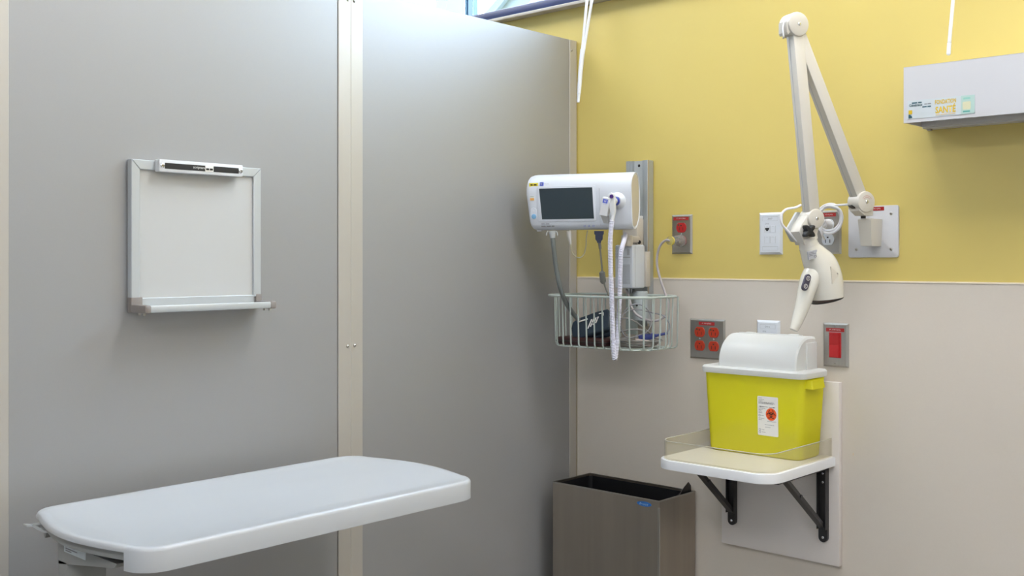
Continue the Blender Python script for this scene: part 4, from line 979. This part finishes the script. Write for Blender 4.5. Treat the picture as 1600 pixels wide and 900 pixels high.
# ================================================================ thermometer with coiled cord
tm = thing('thermometer_probe', 'white thermometer handle with long coiled cord docked on the monitor', 'thermometer', MM @ Vector((0.085, -0.05, 0.03)))
b = bmn(); loft(b, [disc_ring(PWc+Vector((0, 0, 0.018)), (0.35, -0.1, -1), 0.0085, 20), disc_ring(PWc+Vector((-0.002, 0.004, 0.032)), (0.2, -0.1, -1), 0.0090, 20), disc_ring(PWc+Vector((-0.003, 0.008, 0.044)), (0.1, -0.1, -1), 0.0085, 20)]); part('probe_elbow', b, WHITE, tm, MM)
hc = PWc+Vector((-0.003, 0.008, 0.046))
hx = [(-0.008, 0.013), (-0.002, 0.018), (0.007, 0.015), (0.010, 0.006), (0.010, -0.034), (0.004, -0.054), (-0.003, -0.052), (-0.005, -0.030), (-0.010, -0.006)]
part('handle', prism(bmn(), [(hc.x+q[0], hc.y+q[1]) for q in hx], hc.z-0.006, hc.z+0.006, 0.002), WHITE, tm, MM)
part('eject_button', cyl(bmn(), hc+Vector((0.002, 0.008, 0.0055)), hc+Vector((0.002, 0.008, 0.0085)), 0.0055, seg=20), MAGENT, tm, MM)
# probe cover box in front
bxm = MM @ T(0.0905, -0.008, 0.050) @ Matrix.Rotation(math.radians(-13), 4, 'Z')
pb = thing('probe_cover_box', 'small white box of probe covers with blue logo in front of the monitor', 'box', MM @ Vector((0.0905, -0.04, 0.050)))
part('carton', sub(((-0.0115, -0.026, -0.020), (0.0115, 0.024, 0.004), 0.001, 1)), WHITE, pb, bxm)
part('logo', sub(((-0.0080, 0.0090, 0.004), (0.0060, 0.0200, 0.0045))), BLUE, pb, bxm, smooth=False)
text('W', PAPER, pb, bxm @ T(-0.001, 0.0145, 0.0048), 0.007, 0.006); text('WelchAllyn', BLUE, pb, bxm @ T(-0.001, 0.0058, 0.0044), 0.013, 0.002)
part('opening', sub(((-0.0085, -0.0264, -0.016), (0.0085, -0.0262, 0.000))), GREYT, pb, bxm, smooth=False)
part('lower_tray', prism(bmn(), [(-0.010, -0.0265), (0.012, -0.0265), (0.016, -0.046), (0.004, -0.048)], -0.020, -0.004), STEEL, pb, bxm)
def at(px, py, depth): return cam_pt(px, py, depth)
dC = (MM @ (hc+Vector((0.006, -0.04, 0)))-CAM).dot(FWD)
path = [at(956.5, 344, dC), at(955, 356, dC), at(953.5, 380, dC-0.005), at(954.2, 420, dC-0.01), at(956, 470, dC-0.015), at(957.5, 520, dC-0.015), at(959, 552, dC-0.015), at(960.5, 561, dC-0.012), at(962.5, 552, dC-0.008), at(965, 520, dC+0.0), at(968, 470, dC+0.006), at(969.2, 420, dC+0.012), at(970, 395, dC+0.016), at(972, 386, dC+0.03), at(975, 376, dC+0.06), at(978, 366, dC+0.10)]
part('coiled_cord', helix(bmn(), path, 0.0056, 0.0017, 0.0042, 5, 9), COILW, tm, ang=80)
part('cord_core', tube(bmn(), path, 0.0046, 7, per=6), mat('lilac_grey_core', (0.36, 0.36, 0.46), 0.5), tm)
part('cord_sleeve', tube(bmn(), [MM @ (hc+Vector((0.005, -0.038, 0))), at(956.5, 346, dC)], 0.0050, 10, smooth=False), WHITE, tm)

# ================================================================ power adapter hanging under the bracket
pa = thing('power_adapter', 'pale grey power adapter box strapped to the wall rail', 'adapter', W(985, 453, 0.09))
PO = 0.118
a = W(960.5, 400, PO); c = W(988.5, 400, PO); z1, z0 = W(975, 382.5, PO).z, W(975, 450.5, PO).z
pd = 0.062
part('case', sub(((a.x, -PO, z0), (c.x, -PO+pd, z1), 0.005, 3)), BRICK, pa)
part('case_seam', sub(((c.x-0.0002, -PO+0.012, z0+0.004), (c.x+0.0004, -PO+0.013, z1-0.004))), LINE, pa, smooth=False)
part('mount_plate', sub(((c.x-0.030, -PO+pd, z0+0.004), (c.x+0.004, -RO-0.0005, z1-0.020), 0.002)), MONC, pa)
wd_ = c.x-a.x; MA = MW((a.x, -PO-0.0003, z0)); hA = z1-z0
part('rating_label', sub(((wd_*0.44, hA*0.10, 0), (wd_*0.86, hA*0.55, 0.0004))), mat('adapter_label_grey', (0.46, 0.48, 0.52), 0.5), pa, MA, smooth=False)
b = bmn()
for k in range(11):
    v = hA*(0.12+0.037*k); box(b, (wd_*0.46, v, 0.0004), (wd_*(0.60+0.22*random.random()), v+hA*0.014, 0.0007))
for k in range(4): ring_mesh(b, (wd_*0.12, hA*(0.72+0.07*k)), wd_*0.04, wd_*0.06, 0.0006, 14)
box(b, (wd_*0.70, hA*0.76, 0.0002), (wd_*0.84, hA*0.90, 0.0006)); box(b, (wd_*0.44, hA*0.70, 0.0002), (wd_*0.88, hA*0.725, 0.0006))
stuff(part('small_print', b, LINE, pa, MA, smooth=False))
# round basket post under it
bp = thing('basket_post', 'grey round basket post at the foot of the wall rail', 'post', W(1000, 509, 0.06))
px_ = W(1001, 470, 0.062); zt_p, zb_p = W(1001, 455, 0.062).z, W(1001, 500, 0.062).z
part('post_body', cyl(bmn(), (px_.x, -0.062, zb_p), (px_.x, -0.062, zt_p), 0.0225, seg=28, bev=0.005), mat('grey_post_plastic', (0.38, 0.42, 0.43), 0.42), bp)
part('post_back', sub(((px_.x-0.018, -0.055, zb_p-0.01), (px_.x+0.018, -RO-0.0005, zt_p-0.01))), WBFRAME, bp)
part('post_hole', cyl(bmn(), W(995.3, 477, 0.0845), W(995.3, 477, 0.0845)+Vector((0, -0.0016, 0)), 0.0035), BLACKP, bp)

# ================================================================ wire basket
kx0, kx1, ky0, ky1 = 0.088, 0.428, -0.262, -0.060
KZ1 = CZ-0.1035; KZ0 = CZ-0.250
bk = thing('wire_basket', 'grey-green wire basket mounted under the vital signs monitor', 'basket', ((kx0+kx1)/2, (ky0+ky1)/2, KZ0))
def loop(x0, x1, y0, y1, r, z, rad, name):
    P = [Vector((p[0], p[1], z)) for p in rrect(x0, x1, y0, y1, r, 8)]; P.append(P[0])
    return part(name, tube(bmn(), P, rad, 8, smooth=False, closed=True), WIRE, bk)
loop(kx0-0.014, kx1+0.014, ky0-0.010, ky1+0.004, 0.075, KZ1, 0.0036, 'rim')
loop(kx0+0.01, kx1-0.01, ky0+0.012, ky1-0.012, 0.06, KZ0+0.001, 0.0020, 'bottom_loop')
def yfront(x, r=0.075):
    for e_, s in ((kx0, 1), (kx1, -1)):
        d_ = (x-e_)*s
        if d_ < r: return ky0+r-math.sqrt(max(0, r*r-(r-d_)**2))
    return ky0
def xside(y, e_, s, r=0.075):
    d_ = y-ky0
    if d_ < r: return e_+s*(r-math.sqrt(max(0, r*r-(r-d_)**2)))
    return e_
nx = 12
for i in range(nx):
    x = kx0+0.012+(kx1-kx0-0.024)*i/(nx-1)
    yf, yb = yfront(x), ky1
    part('wire', tube(bmn(), [(x, yf-0.002, KZ1-0.001), (x, yf+0.002, KZ0+0.012), (x, yf+0.006, KZ0+0.003), (x, yf+0.016, KZ0), (x, yb-0.016, KZ0), (x, yb-0.006, KZ0+0.003), (x, yb-0.002, KZ0+0.012), (x, yb, KZ1-0.001)], 0.0023, 7, smooth=False), WIRE, bk)
for y in (-0.225, -0.195, -0.165, -0.135, -0.105, -0.078):
    xa, xb = xside(y, kx0, 1), xside(y, kx1, -1)
    part('wire', tube(bmn(), [(xa-0.002, y, KZ1-0.001), (xa+0.002, y, KZ0+0.012), (xa+0.006, y, KZ0+0.003), (xa+0.016, y, KZ0-0.0005), (xb-0.016, y, KZ0-0.0005), (xb-0.006, y, KZ0+0.003), (xb-0.002, y, KZ0+0.012), (xb+0.002, y, KZ1-0.001)], 0.0022, 7, smooth=False), WIRE, bk)
part('hook_plate', sub(((0.235, -0.064, KZ0+0.03), (0.275, -0.056, KZ1+0.004), 0.001)), WIRE, bk)

# ---------------------------------------------------------------- things in the basket
BF = KZ0+0.0035                                  # inside bottom of the basket
ms = thing('maroon_case', 'flat dark maroon case lying on the bottom of the wire basket', 'case', (0.185, -0.175, BF))
m0 = frame((0.19, -0.168, BF+0.001), (1, 0.0, 0), (0, 1, 0))
part('case_body', prism(bmn(), rrect(-0.092, 0.088, -0.062, 0.062, 0.018, 5), 0, 0.020, 0.006, 3), MAROON, ms, m0)
part('case_lip', prism(bmn(), rrect(-0.094, 0.090, -0.064, 0.064, 0.018, 5), 0.008, 0.0105), BLACKP, ms, m0)
# blood pressure cuff
cf = thing('blood_pressure_cuff', 'folded navy blood pressure cuff with grey hose in the basket', 'cuff', (0.19, -0.16, BF+0.021))
cz = BF+0.023
cx_ = Vector((0.185, -0.172, cz))
rC = Vector((1.0, 0.0, 0.0))
uC = Vector((0.0, 0.42, 0.90)).normalized(); uC = (uC-rC*uC.dot(rC)).normalized()
rot = Matrix.Rotation(math.radians(19), 4, rC.cross(uC))
mC = frame(W(921, 507.5, 0.178), rot @ rC, rot @ uC)
def cuff_sheet(poly, th, wob, seedn):
    random.seed(seedn); b = bmn(); prism(b, poly, -th/2, th/2, th*0.42, 3)
    bmesh.ops.subdivide_edges(b, edges=[e_ for e_ in b.edges if e_.calc_length() > 0.02], cuts=3, use_grid_fill=True)
    bmesh.ops.triangulate(b, faces=[f for f in b.faces if len(f.verts) > 4])
    for v in b.verts: v.co.z += wob*math.sin(v.co.x*45+1)*math.cos(v.co.y*50+0.6)
    return b
sheet1 = [(-0.060, -0.022), (-0.050, -0.034), (-0.030, -0.040), (0.062, -0.037), (0.072, -0.028), (0.074, 0.018), (0.066, 0.030), (0.020, 0.034), (-0.040, 0.030), (-0.056, 0.022), (-0.063, 0.006)]
part('cuff_front', cuff_sheet(sheet1, 0.015, 0.0025, 3), CUFF, cf, mC, ang=60)
sheet2 = [(-0.066, -0.034), (-0.058, -0.042), (0.060, -0.040), (0.074, -0.028), (0.072, 0.014), (-0.050, 0.018), (-0.064, -0.004)]
part('cuff_fold', cuff_sheet(sheet2, 0.014, 0.002, 5), CUFF, cf, mC @ T(-0.006, -0.004, -0.016), ang=60)
b = bmn(); prism(b, rrect(-0.034, 0.000, 0.0135, 0.0175, 0.0015, 2), 0.0086, 0.0096); part('index_mark', b, PAPER, cf, mC, smooth=False)
for k in range(4):
    dashes(k % 2+1, PAPER, cf, mC @ T(0.008+0.0085*k, -0.004+0.002*k, 0.0103) @ Matrix.Rotation(math.radians(62), 4, 'Z'), 0.030-0.003*k, 0.0042)
part('arrow_mark', prism(bmn(), [(0.040, 0.022), (0.056, 0.020), (0.056, 0.010), (0.053, 0.010), (0.052, 0.017), (0.040, 0.019)][::-1], 0.0090, 0.0100), PAPER, cf, mC, smooth=False)
part('hose', tube(bmn(), [at(863.5, 370, 3.0), at(865, 385, 3.0), at(868.5, 415, 3.005), at(875, 448, 3.01), at(884, 472, 3.03), at(895, 489, 3.06), at(904, 500, 3.07)], 0.0068, 12), HOSE, cf)
b = bmn(); cyl(b, at(862.3, 361, 3.0), at(863.4, 372, 3.0), 0.0115, 0.0075, 18); part('hose_connector', b, mat('grey_connector', (0.42, 0.44, 0.45), 0.45), cf)
for s in (-1, 1): part('connector_latch', tube(bmn(), [at(862.3+s*6.0, 361, 3.0), at(862.5+s*8.2, 364, 3.0), at(862.6+s*8.6, 368, 3.0)], 0.0018, 6), mat('grey_connector', (0.42, 0.44, 0.45), 0.45), cf)
# thin pale cable looping under the monitor
tc = thing('thin_loop_cable', 'thin pale grey cable looping under the monitor', 'cable', at(905, 403, 3.02))
part('connector', loft(bmn(), [disc_ring(at(889, 361.5, 3.02), (0,0,1), 0.0075, 14), disc_ring(at(889.3, 367, 3.02), (0,0,1), 0.0072, 14), disc_ring(at(891.5, 382, 3.02), (0,0,1), 0.0035, 14)]), mat('beige_connector', (0.46, 0.45, 0.42), 0.45), tc)
part('cord', tube(bmn(), [at(891.3, 380, 3.02), at(893.5, 392, 3.02), at(899, 400.5, 3.02), at(906, 402.5, 3.02), at(912.5, 397, 3.02), at(915.5, 384, 3.02), at(916, 372, 3.02), at(918, 360, 3.02)], 0.0018, 8), mat('olive_pale_cord', (0.36, 0.33, 0.22), 0.5), tc)
# sensor cable with ferrite bead, coils and blue plug in the basket
se = thing('sensor_cable', 'long grey sensor cable with ferrite bead and blue plug in the basket', 'cable', at(990, 540, 2.96))
b = bmn(); loft(b, [[at(936+sx*w_, yy, 3.0+dz_) for sx, dz_ in ((-1, -0.008), (1, -0.008), (1, 0.008), (-1, 0.008))] for yy, w_ in ((361, 7.6), (366, 7.4), (367, 6.0), (374, 5.8), (377, 3.4), (379.5, 3.0))])
part('navy_connector', b, NAVY, se, ang=20)
part('cord', tube(bmn(), [at(936.5, 378, 3.0), at(938, 392, 3.0), at(940, 412, 3.0), at(941.5, 432, 3.0), at(945, 446, 3.0), at(950, 459, 3.0), at(958, 478, 3.0), at(963, 500, 2.99), at(964, 525, 2.98)], 0.0026, 9), GCABLE, se)
part('ferrite_bead', tube(bmn(), [at(940.3, 423.5, 3.0), at(940.8, 426, 3.0), at(942.2, 440, 3.0), at(943, 443.5, 3.0)], lambda f: 0.0042+0.0045*min(1, 5*f, 5*(1-f)), 12, smooth=False), mat('ferrite_grey', (0.16, 0.165, 0.155), 0.5), se)
part('strain_relief', tube(bmn(), [at(936.6, 379, 3.0), at(938, 389, 3.0)], 0.0042, 9, smooth=False), GCABLE, se)
part('loose_loop', tube(bmn(), [at(974, 488, 2.98), at(984, 478, 2.98), at(998, 475.5, 2.98), at(1010, 482, 2.98), at(1017, 494, 2.98), at(1017, 508, 2.97), at(1010, 519, 2.96), at(997, 524, 2.96), at(984, 528, 2.96), at(974, 522, 2.96), at(970, 507, 2.96), at(973, 493, 2.97), at(983, 485, 2.99), at(1000, 484, 3.0), at(1020, 489, 3.0), at(1036, 493, 3.0), at(1045, 504, 2.99), at(1046.5, 513, 2.985), at(1041, 521, 2.98)], 0.0017, 7), GREYT, se)
pb_ = at(1012, 526, 2.98)
mPl = frame(pb_, (RGT*0.98+PZ*0.12).normalized(), (PZ*0.99-RGT*0.12).normalized())
part('blue_plug', sub(((-0.026, -0.0085, -0.008), (0.020, 0.0085, 0.008), 0.003), ((0.018, -0.0045, -0.005), (0.026, 0.0045, 0.005), 0.002)), mat('navy_blue_plug', (0.035, 0.05, 0.22), 0.42), se, mPl)
part('plug_boot', tube(bmn(), [mPl @ Vector((0.024, 0, 0)), mPl @ Vector((0.056, 0.003, 0))], 0.0038, 10, smooth=False), mat('navy_blue_plug', (0.035, 0.05, 0.22), 0.42), se)
for k in range(5):
    random.seed(20+k); P = []; cx2, cy2 = 0.335+0.004*k, -0.165
    for i in range(41):
        a_ = 2*math.pi*i/20; P.append((cx2+(0.060+0.003*k+0.004*math.sin(3*a_+k))*math.cos(a_), cy2+(0.055+0.003*k)*math.sin(a_), BF+0.004+0.0042*k+0.0015*math.sin(2*a_+k)))
    part('coil', tube(bmn(), P, 0.0021, 7, per=2), CORDG, se)
part('rising_loop', tube(bmn(), [at(968, 520, 2.98), at(975, 517, 2.98), at(990, 514.5, 2.98), at(1005, 516, 2.98), at(1016, 521, 2.97), at(1010, 516, 2.96), at(995, 504, 2.95), at(982, 498, 2.95), at(970, 497, 2.96)], 0.0023, 7), CORDG, se)
fs = thing('finger_sensor', 'small beige finger clip sensor lying under the blue plug', 'sensor', at(1003, 536, 2.95))
mS = frame(at(1004, 535, 2.945), (RGT*0.98-PZ*0.14).normalized(), PZ)
part('clip_half', sub(((-0.021, 0.001, -0.009), (0.021, 0.008, 0.009), 0.0025)), mat('pinkish_beige_plastic', (0.46, 0.38, 0.35), 0.45), fs, mS)
part('clip_half', sub(((-0.016, -0.009, -0.009), (0.021, -0.001, 0.009), 0.0025)), mat('pinkish_beige_plastic', (0.46, 0.38, 0.35), 0.45), fs, mS)
part('spring', cyl(bmn(), mS @ Vector((0.004, -0.002, 0.007)), mS @ Vector((0.004, -0.002, 0.0105)), 0.0045), BLACKP, fs)
# power cord with clear plug in the red outlet
pc_ = thing('power_lead', 'mauve-grey power cord with clear hospital-grade plug in red outlet', 'cord', W(1050, 372, 0.04))
pr = DUP+Vector((0, 0, -0.0195))
pe = pr+Vector((0, -0.0075, 0))
d_out = Vector((-0.38, -0.92, 0.0)).normalized()
part('plug_face', cyl(bmn(), pe, pe+Vector((0, -0.004, 0)), 0.0178, seg=30), CLEARP, pc_)
p_a = pe+Vector((0, -0.004, 0))
loft_rings = [disc_ring(p_a, (0, -1, 0), 0.0172, 30), disc_ring(p_a+Vector((-0.001, -0.018, 0)), (0, -1, 0), 0.0158, 30), disc_ring(p_a+Vector((-0.002, -0.024, 0)), (0, -1, 0), 0.0125, 30), disc_ring(p_a+Vector((-0.004, -0.050, 0)), (0, -1, 0), 0.0118, 30)]
part('plug_body', loft(bmn(), loft_rings), CLEARP, pc_)
part('plug_band', cyl(bmn(), p_a+Vector((-0.0035, -0.039, 0)), p_a+Vector((-0.0037, -0.044, 0)), 0.0122, seg=24), YSTICK, pc_)
part('plug_wire', tube(bmn(), [p_a+Vector((-0.003, -0.038, 0.002)), p_a+Vector((0.004, -0.028, 0.008)), p_a+Vector((0.006, -0.016, 0.009)), p_a+Vector((0.004, -0.004, 0.006))], 0.0018, 7), mat('dark_green_wire', (0.01, 0.05, 0.03), 0.4), pc_)
part('plug_blade', sub(((pe.x-0.0072, pe.y-0.016, pe.z-0.006), (pe.x-0.0052, pe.y+0.001, pe.z)), ((pe.x+0.0052, pe.y-0.016, pe.z-0.006), (pe.x+0.0072, pe.y+0.001, pe.z))), CHROME, pc_)
pend = p_a+Vector((-0.004, -0.048, 0))
part('cord', tube(bmn(), [pend, W(1040, 375.5, 0.066), W(1032, 383, 0.066), W(1027.5, 396, 0.064), W(1026.5, 411, 0.064), W(1029.5, 428, 0.064), W(1035, 446, 0.066), W(1040, 460, 0.070), W(1044, 476, 0.078), W(1042, 490, 0.085), W(1034, 498, 0.092), W(1023, 501.5, 0.10), W(1010, 499.5, 0.105), W(998, 494, 0.108), W(990, 486, 0.108), W(985.5, 476, 0.105), W(982, 462, 0.10), W(979, 452, 0.09)], 0.0036, 10), PCORD, pc_)
